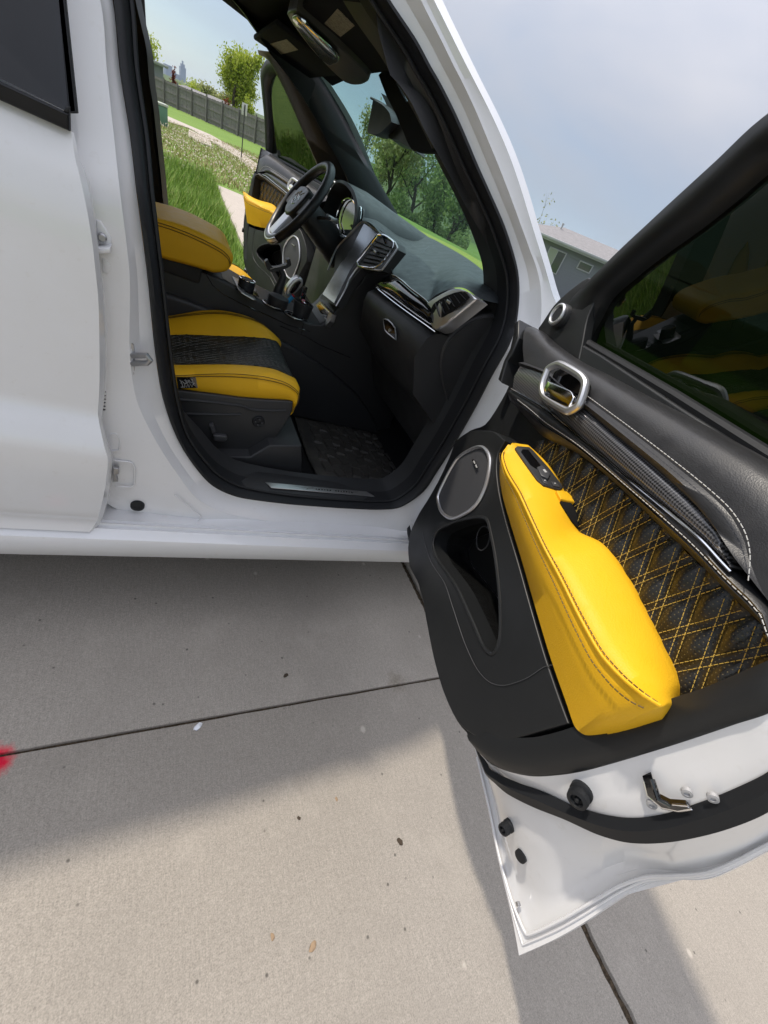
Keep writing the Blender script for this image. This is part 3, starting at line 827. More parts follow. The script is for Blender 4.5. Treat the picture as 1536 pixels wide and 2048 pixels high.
R3 = [(-0.0399,0.1431,1.3127),(-0.0271,0.1154,1.2436),(-0.0162,0.0849,1.1673),(-0.0053,0.058,1.0989),(0.0086,0.058,0.9787),(0.0187,0.058,0.8387),(0.0303,0.058,0.7302),(0.0676,0.058,0.6408),(0.1202,0.058,0.546),(0.1966,0.058,0.4395),(0.299,0.058,0.3778),(0.471,0.058,0.3558),(0.6302,0.058,0.3492),(0.7683,0.058,0.3465),(0.9109,0.058,0.3428),(1.0655,0.058,0.3675),(1.1292,0.058,0.5513),(1.1436,0.058,0.6416),(1.1377,0.058,0.7693),(1.1282,0.058,0.9343),(1.1307,0.058,1.0471),(1.1313,0.0776,1.1491),(1.1429,0.1172,1.248),(1.0659,0.1364,1.2961),(1.0126,0.1516,1.334),(0.9672,0.1641,1.3653),(0.9049,0.1809,1.4073),(0.8407,0.1985,1.4514),(0.7875,0.2118,1.4846),(0.739,0.2221,1.5103),(0.6839,0.232,1.535),(0.6288,0.2406,1.5566),(0.6004,0.245,1.5676),(0.5578,0.2519,1.5848),(0.5177,0.2586,1.6015),(0.4949,0.2623,1.6107)]
top1 = [(.30, .315, 1.625), (.12, .325, 1.65), (-.06, .32, 1.63), (-.09, .30, 1.56), (-.06, .25, 1.45)]
top2 = [(.29, .285, 1.66), (.12, .295, 1.69), (-.10, .29, 1.67), (-.14, .27, 1.58), (-.10, .215, 1.45)]
top3 = [(.28, .27, 1.70), (.12, .275, 1.735), (-.14, .27, 1.72), (-.2, .245, 1.60), (-.15, .19, 1.45)]
R1, R2, R3 = R1 + top1, R2 + top2, R3 + top3
def V(p): return Vector(p)
mid12 = [V(a).lerp(V(b), .5) + Vector((0, .004, 0)) for a, b in zip(R1, R2)]
lip = [V(a).lerp(V(b), .84) + Vector((0, -.010, 0)) for a, b in zip(R1, R2)]
lip2 = [V(b).lerp(V(c), .12) + Vector((0, -.004, 0)) for b, c in zip(R2, R3)]
R4 = []
for i, p in enumerate(R3):
    p = V(p)
    if 22 <= i <= 35: R4.append(p + Vector((.07, .07, .02)))       # round the windshield pillar
    elif i > 35: R4.append(p + Vector((0, .06, .03)))
    elif i <= 10: R4.append(p + Vector((-.18, .012, -.02)))
    elif i <= 15: R4.append(p + Vector((-.03, .02, -.04)))
    else: R4.append(p + Vector((.10, -.03, 0)))
loft('side_frame', [cr(r, 5, True) for r in (R1, mid12, lip, lip2, R3, R4)], M['white'], car, closed_u=True, angle=32)
def inset(P, d, dy):
    c = Vector((.45, 0, 1.0)); out_ = []
    n = len(P)
    for i in range(n):
        a, b = V(P[i - 1]), V(P[(i + 1) % n]); t = (b - a); t.y = 0; t.normalize()
        nn = Vector((-t.z, 0, t.x))
        p = V(P[i])
        if nn.dot(c - p) < 0: nn = -nn
        out_.append(p + nn * d + Vector((0, dy, 0)))
    return out_
R0 = [(0.0098,0.2241,1.3477),(0.0239,0.1936,1.2716),(0.0458,0.1618,1.1919),(0.0615,0.132,1.1176),(0.0903,0.125,0.991),(0.1221,0.125,0.842),(0.1503,0.125,0.7247),(0.1852,0.125,0.6303),(0.2318,0.125,0.5632),(0.2893,0.125,0.5055),(0.3588,0.125,0.4722),(0.4958,0.125,0.459),(0.631,0.125,0.4598),(0.7411,0.125,0.465),(0.8561,0.125,0.4751),(0.9205,0.125,0.4935),(0.97,0.125,0.5722),(0.9769,0.125,0.6672),(0.9816,0.125,0.7771),(0.9763,0.125,0.9367),(0.967,0.125,1.0413),(0.973,0.137,1.13),(0.9738,0.1583,1.1833),(0.9557,0.1818,1.242),(0.9281,0.1995,1.2862),(0.8912,0.212,1.3176),(0.8328,0.2286,1.3589),(0.7616,0.2449,1.3997),(0.703,0.257,1.4299),(0.6553,0.2678,1.4571),(0.6054,0.2788,1.4845),(0.5537,0.2887,1.5091),(0.5236,0.293,1.5199),(0.4803,0.3001,1.5379),(0.4335,0.3058,1.552),(0.4074,0.309,1.5599)] + [(.27, .335, 1.61), (.12, .345, 1.625), (-.04, .34, 1.605), (-.06, .32, 1.55), (-.03, .28, 1.45)]
bulge = [V(a).lerp(V(b), .45) + Vector((0, -.022, 0)) for a, b in zip(R1, R0)]
b2 = [V(a).lerp(V(b), .12) + Vector((0, -.014, 0)) for a, b in zip(R1, R0)]
b3 = [V(a).lerp(V(b), .8) + Vector((0, -.016, 0)) for a, b in zip(R1, R0)]
R00 = [p + Vector((0, .05, 0)) for p in inset(R0, .006, 0)]
loft('door_seal', [cr(r, 5, True) for r in ([V(p) + Vector((0, .004, 0)) for p in R1], b2, bulge, b3, R0, R00)], M['rubber'], car, closed_u=True, angle=60)
# second lip of the seal, a thin bead
bead = [V(p) + Vector((0, -.004, 0)) for p in inset(R0, .004, 0)]
tube('seal_bead', cr(bead, 5, True), .004, M['rubber'], car, 6, True)

# --- inner trim rings (pillars, scuff panel, kick panel): deeper lining of the opening
I1 = inset(R0, .004, .05); I2 = inset(R0, .012, .12)
for i in range(len(I2)):
    if i <= 7 or i > 38: I1[i].x -= .006; I2[i] += Vector((-.030, .03, 0))
loft('opening_trim', [cr(r, 5, True) for r in (R00, I1, I2)], M['plastic'], car, closed_u=True, angle=50)

# --- sill: one long pressing under the doors
prof = []
for p in [(0.3987,0.045,0.3848)] + [(0.396,0.03,0.3884)] + [(0.3973,0.028,0.3819)] + [(0.3947,0.018,0.3873)] + [(0.397,0.016,0.3765)] + [(0.3949,0.006,0.38)] + [(0.3957,-0.004,0.3707)] + [(0.3959,-0.016,0.3636)] + [(0.3994,-0.02,0.3459)] + [(0.4086,-0.012,0.3103)] + [(0.4179,0.004,0.2787)]: prof.append((p[1], p[2]))
prof = [(.12, prof[0][1] + .02)] + prof + [(.12, prof[-1][1] - .01), (.3, prof[-1][1] + .02)]
xs_ = [-2.2, -1.2, -.6, -.2, 0, .2, .4, .6, .8, 1.0, 1.2, 1.35]
loft('sill', [[Vector((x, y, z)) for x in xs_] for y, z in prof], M['white'], car, angle=30)

# --- rear door skin
edge = [(-0.04,0.035,1.1655),(-0.0368,0.028,1.1519),(-0.0337,0.022,1.1379),(-0.0265,0.013,1.1162),(-0.0187,0.006,1.0876),(-0.0134,0.002,1.0635),(-0.0073,-0.001,1.0295),(-0.0039,-0.002,1.0018),(0.0015,-0.003,0.9574),(0.0041,-0.003,0.9144),(0.0063,-0.002,0.8578),(0.0079,0,0.7953),(0.0075,0.002,0.7437),(0.0074,0.002,0.7141),(0.0159,-0.014,0.6794),(0.024,-0.026,0.6507),(0.0294,-0.03,0.6335),(0.0305,-0.03,0.605),(0.0277,-0.026,0.5438),(0.0231,-0.021,0.4928),(0.0171,-0.015,0.4429),(0.0138,-0.004,0.4152),(0.0081,-0.004,0.3974),(-0.0003,-0.008,0.3796)]
rd = empty('rear_door', car)
E_ = cr(edge, 3)
rows = []
for p in E_:
    rows.append([p + Vector((dx, 0, 0)) for dx in (0, -.012, -.05, -.2, -.5, -.85)] + [p + Vector((-1.15, .03, 0))])
rows.append([p + Vector((0, .02, .004)) for p in rows[-1]])
loft('door_skin', rows, M['white'], rd, angle=28)
hem = [(-0.0419,0.05,1.1639),(-0.0353,0.045,1.144),(-0.031,0.045,1.1327),(-0.0201,0.045,1.1174),(-0.0145,0.045,1.0905),(-0.0099,0.045,1.0644),(-0.0032,0.045,1.0205),(0.0034,0.045,0.9658),(0.0075,0.045,0.9352),(0.0126,0.045,0.8908),(0.014,0.045,0.8501),(0.0146,0.045,0.8219),(0.015,0.045,0.7629),(0.0133,0.045,0.7085),(0.0125,0.045,0.6755),(0.0223,0.045,0.6326),(0.0322,0.045,0.5997),(0.0358,0.045,0.5831),(0.0368,0.045,0.5384),(0.0345,0.045,0.4695),(0.0298,0.045,0.4267),(0.0246,0.045,0.3911),(0.0188,0.045,0.3707),(0.0117,0.045,0.3554),(-0.0025,0.03,0.3377)]
H_ = resample(cr(hem, 4), 60); S_ = resample(E_, 60)
loft('door_hem', [[p.lerp(q, .0) for p, q in zip(S_, H_)], [p.lerp(q, .45) + Vector((.004, -.004, 0)) for p, q in zip(S_, H_)], [p.lerp(q, .55) + Vector((.001, .004, 0)) for p, q in zip(S_, H_)], H_, [q + Vector((-.05, .03, 0)) for q in H_]], M['white'], rd, angle=25)
# belt moulding, glass and black window trim
bl = [(-0.1133,0.022,1.1845),(-0.0394,0.022,1.1859)]; bb = [(-0.1163,0.03,1.1655),(-0.04,0.03,1.1658)]
d_ = (V(bl[0]) - V(bl[1])).normalized()
far = 1.2
def strip(name, a, b, m, n_out, thick=.02):
    pts = [V(a[1]), V(a[1]) + d_ * far, V(b[1]) + d_ * far, V(b[1])]
    return prism(name, [p + Vector((0, .006, 0)) for p in pts], (0, -thick, 0), m, rd, bevel=.004)
strip('belt_moulding', bl, bb, M['rubber'], 0, .016)
vt = [(-0.0578,0.074,1.2958),(-0.0506,0.0754,1.2999),(-0.0327,0.0368,1.1893),(-0.0428,0.0351,1.1845)]
up_ = (V(vt[0]) - V(vt[3])).normalized(); up2 = (V(vt[1]) - V(vt[2])).normalized()
vtp = [V(vt[3]) + up_ * .62, V(vt[2]) + up2 * .62, V(vt[2]), V(vt[3])]
prism('window_post_trim', [p + Vector((0, .012, 0)) for p in vtp], (0, -.014, 0), M['rubber'], rd, bevel=.003)
g0 = V(vt[3]) + Vector((0, .012, 0)); g1 = g0 + up_ * .5
bmq = bmesh.new()
q = [bmq.verts.new(p) for p in (g0, g1, g1 + Vector((-.95, .05, .03)), g0 + Vector((-1.1, .02, .02)))]
bmq.faces.new(q); finish(bmq, 'window_glass', M['tint_rear'], rd, False)
lo_ = [V(p) for p in [(-0.0431,0.02,1.1925),(-0.0392,0.02,1.1944),(-0.0392,0.02,1.1861),(-0.0459,0.02,1.1862)]]
prism('glass_run', [p + Vector((0, .006, 0)) for p in lo_], (0, -.012, 0), M['rubber'], rd, bevel=.002)

# --- striker, hinge plates and plugs on the centre pillar
st = empty('striker', car)
pl = [(0.0474,0.078,0.8553),(0.0524,0.078,0.859),(0.0583,0.078,0.8501),(0.0617,0.078,0.8268),(0.0635,0.078,0.8009),(0.0611,0.078,0.7814),(0.0557,0.078,0.7787),(0.0511,0.078,0.7938),(0.0477,0.078,0.8358)]
prism('striker_plate', cr(pl, 4, True), (0, -.006, 0), M['steel'], st, bevel=.002)
s0, s1, s2, s3 = [V(p) for p in [(0.0565,0.07,0.8299)] + [(0.0577,0.07,0.8122)] + [(0.083,0.055,0.8447)] + [(0.0844,0.055,0.8283)]]
tube('striker_loop', [s0, s0.lerp(s2, .5), s2, s2.lerp(s3, .5) + Vector((.006, 0, 0)), s3, s1.lerp(s3, .5), s1], .0058, M['steel'], st, 10)
for uvw in ([(0.0523,0.074,0.8499)], [(0.0571,0.074,0.7893)]):
    lathe('striker_bolt', [(.0001, .004), (.006, .004), (.0065, 0)], M['steel'], st, (0, -1, 0), uvw[0], 12)
def plug(name, p, r, m, parent, axis=(0, -1, 0), h=.004):
    return lathe(name, [(r * 1.02, -.004), (r, h * .6), (r * .8, h), (r * .45, h), (r * .4, h * .6), (.0005, h * .6)], m, parent, axis, p, 24)
plug('pillar_plug', [(0.0967,0.06,0.418)][0], .0165, M['rubber'], car)
hb = [(-0.0101,0.062,1.0591),(-0.0024,0.062,1.06),(0.0042,0.062,1.0512),(0.0126,0.062,1.0398),(0.0138,0.062,1.029),(-0.0063,0.062,1.021)]
hin = empty('rear_door_hinge', car)
prism('hinge_plate', [V(p) for p in hb], (0, -.008, 0), M['white'], hin, bevel=.003)
prism('hinge_arm', [V(p) for p in [(-0.0042,0.055,1.0218),(0.0142,0.055,1.0308),(0.0147,0.055,1.0204),(-0.0039,0.055,1.0115)]], (0, -.022, 0), M['white'], hin, bevel=.004)
lathe('hinge_bolt', [(.007, 0), (.007, .006), (.005, .008), (.0005, .008)], M['steel'], hin, (0, -1, 0), [(0.0004,0.054,1.0365)][0], 10)
prism('hinge_boss', cr([V(p) for p in [(0.0008,0.062,1.0018),(0.009,0.062,0.9991),(0.0139,0.062,0.99),(0.0098,0.062,0.9789),(0.0015,0.062,0.981)]], 4, True), (0, -.006, 0), M['white'], hin, bevel=.003)
prism('hinge_leaf', [V(p) for p in [(0.0376,0.055,0.5492),(0.0488,0.055,0.5482),(0.0506,0.055,0.533),(0.0436,0.055,0.5287),(0.0498,0.055,0.5076),(0.0384,0.055,0.5057)]], (0, -.012, 0), M['steel'], hin, bevel=.002)
for k, pts in enumerate(([(0.0268,0.06,0.6332),(0.0382,0.06,0.6358),(0.0434,0.06,0.6286),(0.0471,0.06,0.6138),(0.0463,0.06,0.592),(0.0326,0.06,0.5863)], [(0.0379,0.057,0.5614),(0.0727,0.057,0.5618),(0.081,0.057,0.5478),(0.0836,0.057,0.495),(0.0777,0.057,0.4841),(0.0457,0.057,0.4809)])):
    tube('pressed_panel_edge', cr([V(p) for p in pts], 5), .0022, M['white'], car, 6)
tube('pressed_panel_edge', cr([V(p) for p in [(0.0256,0.052,0.3774),(0.1297,0.052,0.3769),(0.23,0.052,0.381),(0.2504,0.052,0.387),(0.2549,0.052,0.4015),(0.2301,0.052,0.4262),(0.1798,0.052,0.4754)]], 5), .0022, M['white'], car, 6)
# rubber boot of the door wiring, just showing behind the rear door edge
boot = [V(p) for p in [(0.0135,0.06,0.744),(0.0198,0.06,0.7409),(0.0224,0.06,0.7209),(0.0195,0.06,0.7014),(0.0134,0.06,0.691)]]
for k in range(6):
    c0 = boot[0].lerp(boot[-1], (k + .5) / 6); lathe('wiring_boot', [(.010, -.004), (.021, 0), (.010, .004)], M['rubber'], car, boot[-1] - boot[0], c0 + Vector((-.014, .01, 0)), 16)
tube('wiring_boot', [V(p) for p in [(0.0083,0.07,0.8216),(0.0092,0.07,0.7944),(0.0082,0.07,0.7691)]], .012, M['rubber'], car, 10)

# --- roof, headliner, far side, hood: the rest of the body shell
def arc(x, y0, y1, z0, crown, n=9):
    return [Vector((x, y0 + (y1 - y0) * i / (n - 1), z0 + crown * (1 - (2 * i / (n - 1) - 1) ** 2))) for i in range(n)]
loft('roof', [arc(x, y, 1.94 - y, z, .05) for x, y, z in ((.63, .42, 1.598), (.50, .36, 1.645), (.30, .29, 1.70), (0, .265, 1.745), (-.6, .258, 1.768), (-1.4, .262, 1.765), (-2.0, .34, 1.66))], M['white'], car, thick=-.012)
loft('headliner', [arc(x, y, 1.94 - y, z, .03) for x, y, z in ((.66, .40, 1.575), (.60, .38, 1.585), (.40, .35, 1.592), (.2, .335, 1.603), (-.1, .33, 1.625), (-.8, .33, 1.625), (-1.6, .36, 1.55))], M['headliner'], car)
mir = lambda p: Vector((p[0], 1.94 - p[1], p[2]))
loft('side_frame', [cr([mir(p) for p in r], 4, True) for r in (R4, R3, R2, R1, R0)], M['white'], car, closed_u=True, angle=32)
fs1 = [mir(p) for p in R0]; fs2 = [mir(p) for p in I2]
# pillar linings of the far opening are wide and black
fs3 = []
for i, p in enumerate(fs2):
    p = p.copy()
    if 23 <= i <= 35: p += Vector((-.012, -.04, -.012))
    fs3.append(p)
loft('opening_trim', [cr(r, 4, True) for r in ([mir(p) + Vector((0, -.05, 0)) for p in R3], [mir(p) + Vector((0, -.04, 0)) for p in R2], [mir(p) + Vector((0, -.02, 0)) for p in R1], fs1, fs3)], M['rubber'], car, closed_u=True, angle=60)
loft('sill', [[Vector((x, 1.94 - y, z)) for x in xs_] for y, z in prof], M['white'], car, angle=30)
loft('hood', [[Vector((x, y, z)) for y, z in ((.04, .92), (.10, 1.02), (.30, 1.07), (.97, 1.09), (1.64, 1.07), (1.84, 1.02), (1.90, .92))] for x, in ((1.32,), (1.7,), (2.0,))] +
     [[Vector((2.25, y, z)) for y, z in ((.10, .84), (.14, .92), (.32, .98), (.97, 1.0), (1.62, .98), (1.80, .92), (1.84, .84))]], M['white'], car, angle=40)
loft('front_bumper', [[Vector((x, y, z)) for x, y in ((1.5, .02), (2.1, .06), (2.30, .25), (2.38, .97), (2.30, 1.69), (2.1, 1.88), (1.5, 1.92))] for z in (.86, .60, .32)], M['white'], car, angle=40)
for y in (.06, 1.88):
    prism('front_fender', [Vector((1.14, y, .40)), Vector((1.14, y, 1.02)), Vector((1.4, y, 1.0)), Vector((2.1, y, .88)), Vector((2.12, y, .62))] + [Vector((1.72 + .40 * cos(a), y, .36 + .40 * sin(a))) for a in [radians(k) for k in range(20, 175, 15)]], (0, .03 if y < 1 else -.03, 0), M['white'], car)
for x in (1.72, -1.25):
    for y in (.05, 1.89):
        sgn = 1 if y < 1 else -1
        wh = empty('wheel', car)
        lathe('tyre', [(.24, 0), (.34, .01), (.37, .04), (.37, .19), (.34, .22), (.24, .23)], M['rubber'], wh, (0, sgn, 0), (x, y, .372), 40)
        lathe('rim', [(.0005, .05), (.06, .04), (.10, .06), (.22, .04), (.245, .02), (.245, .2), (.0005, .2)], M['satin'], wh, (0, sgn, 0), (x, y, .372), 40)
# rear body behind the rear door, and the far rear door
for y, sg_ in ((.03, 1), (1.91, -1)):
    prism('rear_quarter', [Vector((-1.16, y, 1.16)), Vector((-1.16, y, .82))] + [Vector((-1.25 - .42 * cos(a), y, .37 + .42 * sin(a))) for a in [radians(k) for k in range(100, 181, 16)]] + [Vector((-2.15, y, .45)), Vector((-2.25, y, 1.1))], (0, sg_ * .03, 0), M['white'], car)
prism('rear_door_panel', [Vector((.0, 1.905, .40)), Vector((.0, 1.905, 1.17)), Vector((-1.13, 1.905, 1.17)), Vector((-1.13, 1.905, .42))], (0, .03, 0), M['white'], car, bevel=.01)
bmq = bmesh.new(); bmq.faces.new([bmq.verts.new(p) for p in ((-.14, 1.85, 1.18), (-.17, 1.66, 1.6), (-1.3, 1.66, 1.6), (-1.6, 1.86, 1.18))]); finish(bmq, 'rear_window_glass', M['tint_rear'], car, False)
bmq = bmesh.new(); bmq.faces.new([bmq.verts.new(p) for p in ((-2.02, .36, 1.6), (-2.02, 1.58, 1.6), (-2.24, 1.74, 1.12), (-2.24, .2, 1.12))]); finish(bmq, 'tailgate_glass', M['tint_rear'], car, False)
prism('tailgate', [Vector((-2.25, .06, .4)), Vector((-2.25, 1.88, .4)), Vector((-2.25, 1.88, 1.12)), Vector((-2.25, .06, 1.12))], (-.05, 0, 0), M['white'], car, bevel=.02)
loft('underbody', [[Vector((x, y, .27)) for x in (-2.2, 1.3)] for y in (.06, 1.88)], M['rubber'], car)
prism('pillar_lining', [V(p) for p in [(-0.0335,1.72,1.4957),(-0.0023,1.72,1.3035),(0.0344,1.72,1.0977),(0.0829,1.72,0.9057),(0.1163,1.72,0.8284),(0.134,1.72,0.7479),(-0.0465,1.72,0.6747),(-0.167,1.72,1.4241)]], (0, .06, 0), M['rubber'], car, bevel=.004)
# windshield
wsb = [(1.13, .26, 1.262), (1.19, .42, 1.275), (1.24, .70, 1.285), (1.26, .97, 1.29), (1.24, 1.24, 1.285), (1.19, 1.52, 1.275), (1.13, 1.68, 1.262)]
wst = [(.60, .33, 1.585), (.63, .48, 1.598), (.655, .72, 1.612), (.665, .97, 1.618), (.655, 1.22, 1.612), (.63, 1.46, 1.598), (.60, 1.61, 1.585)]
wsr = [[V(a).lerp(V(b), t) + Vector((.05, 0, .05)) * (4 * t * (1 - t)) * .55 for a, b in zip(wsb, wst)] for t in (0, .25, .5, .75, 1)]
loft('windshield', rails_cr(wsr, 4), M['windshield'], car, angle=180)

# ================================================================== front passenger door (local: x along the door, -y to the cabin, z up)
fd = empty('front_door', car, (1.052, .05, 0)); fd.rotation_euler = (0, 0, math.atan2(-.968, -.252))
fd['label'] = 'wide open front passenger door with yellow armrest and quilted black panel'
def dv_(s, n, z): return Vector((s, -n, z))
# -- white shell: rails wrap from the outer skin hem over the shut face to the trim
A = [dv_(.02, 0, .35), dv_(.35, 0, .35)] + [V(p) for p in [(0.7979,0,0.381),(0.9168,0,0.3676),(1.0007,0,0.3571),(1.0788,0,0.3537),(1.1289,0,0.3451),(1.1207,0,0.4526),(1.1109,0,0.535),(1.0958,0,0.6317),(1.0895,0,0.6922),(1.0936,0,0.7394),(1.1021,0,0.7911),(1.0984,0,0.8421),(1.0934,0,0.8855)]] + [dv_(1.085, -.005, 1.08), dv_(1.085, .01, 1.25)]
Bq = [dv_(.02, .006, .365), dv_(.35, .006, .365)] + [V(p) for p in [(0.8138,-0.006,0.3993),(0.8975,-0.006,0.4058),(0.9606,-0.006,0.3991),(1.0226,-0.006,0.4139),(1.063,-0.006,0.4752),(1.0664,-0.006,0.5382),(1.0602,-0.006,0.6093),(1.0603,-0.006,0.6812),(1.0716,-0.006,0.7218),(1.0833,-0.006,0.7574),(1.0872,-0.006,0.8109),(1.0862,-0.006,0.8585),(1.0818,-0.006,0.8998)]] + [dv_(1.065, .006, 1.08), dv_(1.065, .02, 1.25)]
Bo = [p.lerp(q, .72) + Vector((0, .006, 0)) for p, q in zip(A, Bq)]
Cq = [dv_(.02, .05, .40), dv_(.35, .05, .40)] + [V(p) for p in [(0.8729,-0.092,0.5204),(0.8997,-0.092,0.5408),(0.9232,-0.092,0.5607),(0.9437,-0.092,0.5877),(0.9674,-0.092,0.6238),(0.9964,-0.092,0.6789),(1.0296,-0.092,0.7298),(1.0487,-0.092,0.7692),(1.0592,-0.092,0.8042),(1.0673,-0.092,0.8466),(1.0725,-0.092,0.8935),(1.0735,-0.092,0.9323),(1.0719,-0.092,0.9618)]] + [dv_(1.05, .085, 1.08), dv_(1.05, .085, 1.25)]
Dq = [dv_(.02, .065, .44), dv_(.35, .065, .43)] + [V(p) for p in [(0.8844,-0.108,0.5464),(0.9066,-0.108,0.5731),(0.9234,-0.108,0.5985),(0.937,-0.108,0.6206),(0.9636,-0.108,0.6667),(0.9968,-0.108,0.7157),(1.0203,-0.108,0.7615),(1.0338,-0.108,0.796),(1.0415,-0.108,0.8266),(1.0463,-0.108,0.8616),(1.0488,-0.108,0.9188),(1.0488,-0.108,0.9588),(1.047,-0.108,0.9945)]] + [dv_(1.03, .10, 1.08), dv_(1.03, .095, 1.25)]
Eq = [dv_(.02, .10, .50), dv_(.35, .10, .49)] + [V(p) for p in [(0.8337,-0.132,0.5381),(0.8639,-0.132,0.5575),(0.8917,-0.132,0.5824),(0.9136,-0.132,0.6138),(0.9338,-0.132,0.6541),(0.955,-0.132,0.7145),(0.9717,-0.132,0.7794),(0.9815,-0.132,0.8399),(0.988,-0.132,0.8843),(0.9932,-0.132,0.9256),(0.9991,-0.132,0.9727),(1.0035,-0.132,1.009),(1.0079,-0.132,1.0451)]] + [dv_(1.0, .125, 1.10), dv_(1.0, .115, 1.25)]
hemo = [p + Vector((0, .008, 0)) for p in A]
def tight(r, n=6): return cr(r, n)
loft('door_shell', [tight(r) for r in (hemo, A, Bo, Bq, [b.lerp(c_, .5) + Vector((0, -.006, 0)) for b, c_ in zip(Bq, Cq)], Cq, [c_.lerp(d, .5) + Vector((0, .006, 0)) for c_, d in zip(Cq, Dq)], Dq, [d.lerp(e, .5) + Vector((.006, .006, 0)) for d, e in zip(Dq, Eq)], Eq)], M['white'], fd, angle=40)
skin = [p + Vector((0, .004, 0)) for p in A]
skin = cr(skin, 4) + [dv_(1.06, .01, 1.25), dv_(.02, .01, 1.22)]
bm = bmesh.new()
lo = [bm.verts.new(p) for p in skin]; bm.faces.new(lo); bmesh.ops.triangulate(bm, faces=bm.faces[:])
finish(bm, 'outer_skin', M['white'], fd, False)
# weatherstrip on the shut face
W0 = [c_ + Vector((0, -.002, 0)) for c_ in Cq]; W1 = [d + Vector((0, -.002, 0)) for d in Dq]
loft('door_weatherstrip', [tight(r) for r in (W0, [a.lerp(b, .25) + Vector((.010, -.008, -.004)) for a, b in zip(W0, W1)], [a.lerp(b, .7) + Vector((.008, -.012, 0)) for a, b in zip(W0, W1)], W1)], M['rubber'], fd, angle=60)
# hem bead: seam sealer line along the edge
tube('seam_sealer', tight([p.lerp(q, .35) + Vector((0, -.004, 0)) for p, q in zip(A, Bq)][2:], 5), .0026, M['white'], fd, 6)
tube('seam_sealer', tight([p.lerp(q, .18) + Vector((0, -.002, 0)) for p, q in zip(A, Bq)][2:], 5), .0018, M['white'], fd, 6)
# rubber buffers and plugs
def buffer(p, r, axis):
    lathe('rubber_buffer', [(r * 1.05, -.004), (r * 1.05, .006), (r * .82, .008), (r * .82, .012), (r, .014), (r * .95, .022), (r * .6, .024), (r * .5, .018), (r * .3, .018), (r * .18, .024), (.0005, .024)], M['rubber'], fd, axis, p, 24)
buffer([(0.989,-0.12,0.7526)][0], .0155, (.55, -.84, 0))
buffer([(0.9656,-0.058,0.4962)][0], .0115, (.35, -.93, 0))
lathe('drain_plug', [(.0115, -.003), (.0115, .003), (.008, .004), (.0005, .004)], M['rubber'], fd, (.35, -.93, 0), [(1.0099,-0.04,0.4801)][0], 20)
box('edge_clip', [(1.062,-0.016,0.3957)][0], [c + .007 for c in [(1.062,-0.016,0.3957)][0]], M['steel'], fd, .001)
# latch
M['boltgrey'] = mat('painted_bolt', (.42, .42, .43), .45, metal=.3)
Lp = [V(p) for p in [(1.003,-0.126,0.8651),(1.0033,-0.126,0.8795),(1.0246,-0.126,0.8737),(1.0337,-0.122,0.8821),(1.0393,-0.118,0.8971),(1.0426,-0.116,0.8979),(1.0402,-0.116,0.881),(1.032,-0.118,0.8641),(1.0164,-0.122,0.8568)]]
Li = [V(p) for p in [(1.0064,-0.126,0.8684),(1.0071,-0.126,0.8772),(1.0257,-0.126,0.872),(1.0337,-0.12,0.8788),(1.0392,-0.118,0.8881),(1.0306,-0.12,0.8685),(1.0172,-0.122,0.8612)]]
prism('latch_slot', [p + Vector((.004, -.002, 0)) for p in Lp], (.006, -.003, 0), M['piano'], fd)
tube('latch_edge', [p + Vector((.010, -.004, 0)) for p in Lp[3:] + Lp[:1]], .0014, M['chrome'], fd, 8)
tube('latch_fork', [Li[1] + Vector((.008, -.004, 0)), Li[2] + Vector((.010, -.005, 0)), Li[3] + Vector((.010, -.005, 0))], .0034, M['piano'], fd, 8)
for q in ([(1.0282,-0.117,0.8513)], [(1.032,-0.12,0.9056)], [(1.0447,-0.118,0.9298)]):
    lathe('latch_screw', [(.0062, -.002), (.006, .0025), (.003, .003), (.0028, .001), (.0005, .001)], M['boltgrey'], fd, (.75, -.66, 0), V(q[0]) + Vector((.006, -.002, 0)), 16)

# -- black trim body behind everything on the cabin face
body_out = [V(p) for p in [(0.0171,-0.07,1.2011),(0.0426,-0.07,1.1614),(0.0621,-0.07,1.1209),(0.0963,-0.07,1.0611),(0.1082,-0.07,0.9943),(0.1029,-0.07,0.9318),(0.0464,-0.07,0.8784),(0.0097,-0.07,0.8141),(0.0279,-0.07,0.7623),(0.049,-0.07,0.6807),(0.0587,-0.07,0.5973),(0.0558,-0.07,0.5226),(0.0749,-0.07,0.4511),(0.1185,-0.07,0.4098),(0.1991,-0.07,0.3947),(0.3197,-0.07,0.4236),(0.4355,-0.07,0.4143),(0.5615,-0.07,0.4069),(0.6602,-0.07,0.4133),(0.747,-0.07,0.4397),(0.8019,-0.07,0.4796),(0.8499,-0.07,0.5393),(0.8815,-0.07,0.5984)]]
body_out += [V(p) for p in [(0.9125,-0.085,0.6734),(0.9341,-0.085,0.7379),(0.9503,-0.085,0.8184),(0.9595,-0.085,0.8792),(0.9725,-0.085,0.9608),(0.978,-0.085,0.9998),(0.9827,-0.085,1.0393)]] + [dv_(.985, .085, 1.12), dv_(.985, .085, 1.235)]
body_out += [dv_(.6, .085, 1.235), dv_(.25, .08, 1.235)]
for p in body_out: p.y = -.035
tb = prism('trim_body', cr(body_out, 3, True), (0, -.045, 0), M['doortrim'], fd, bevel=.03, seg=6)
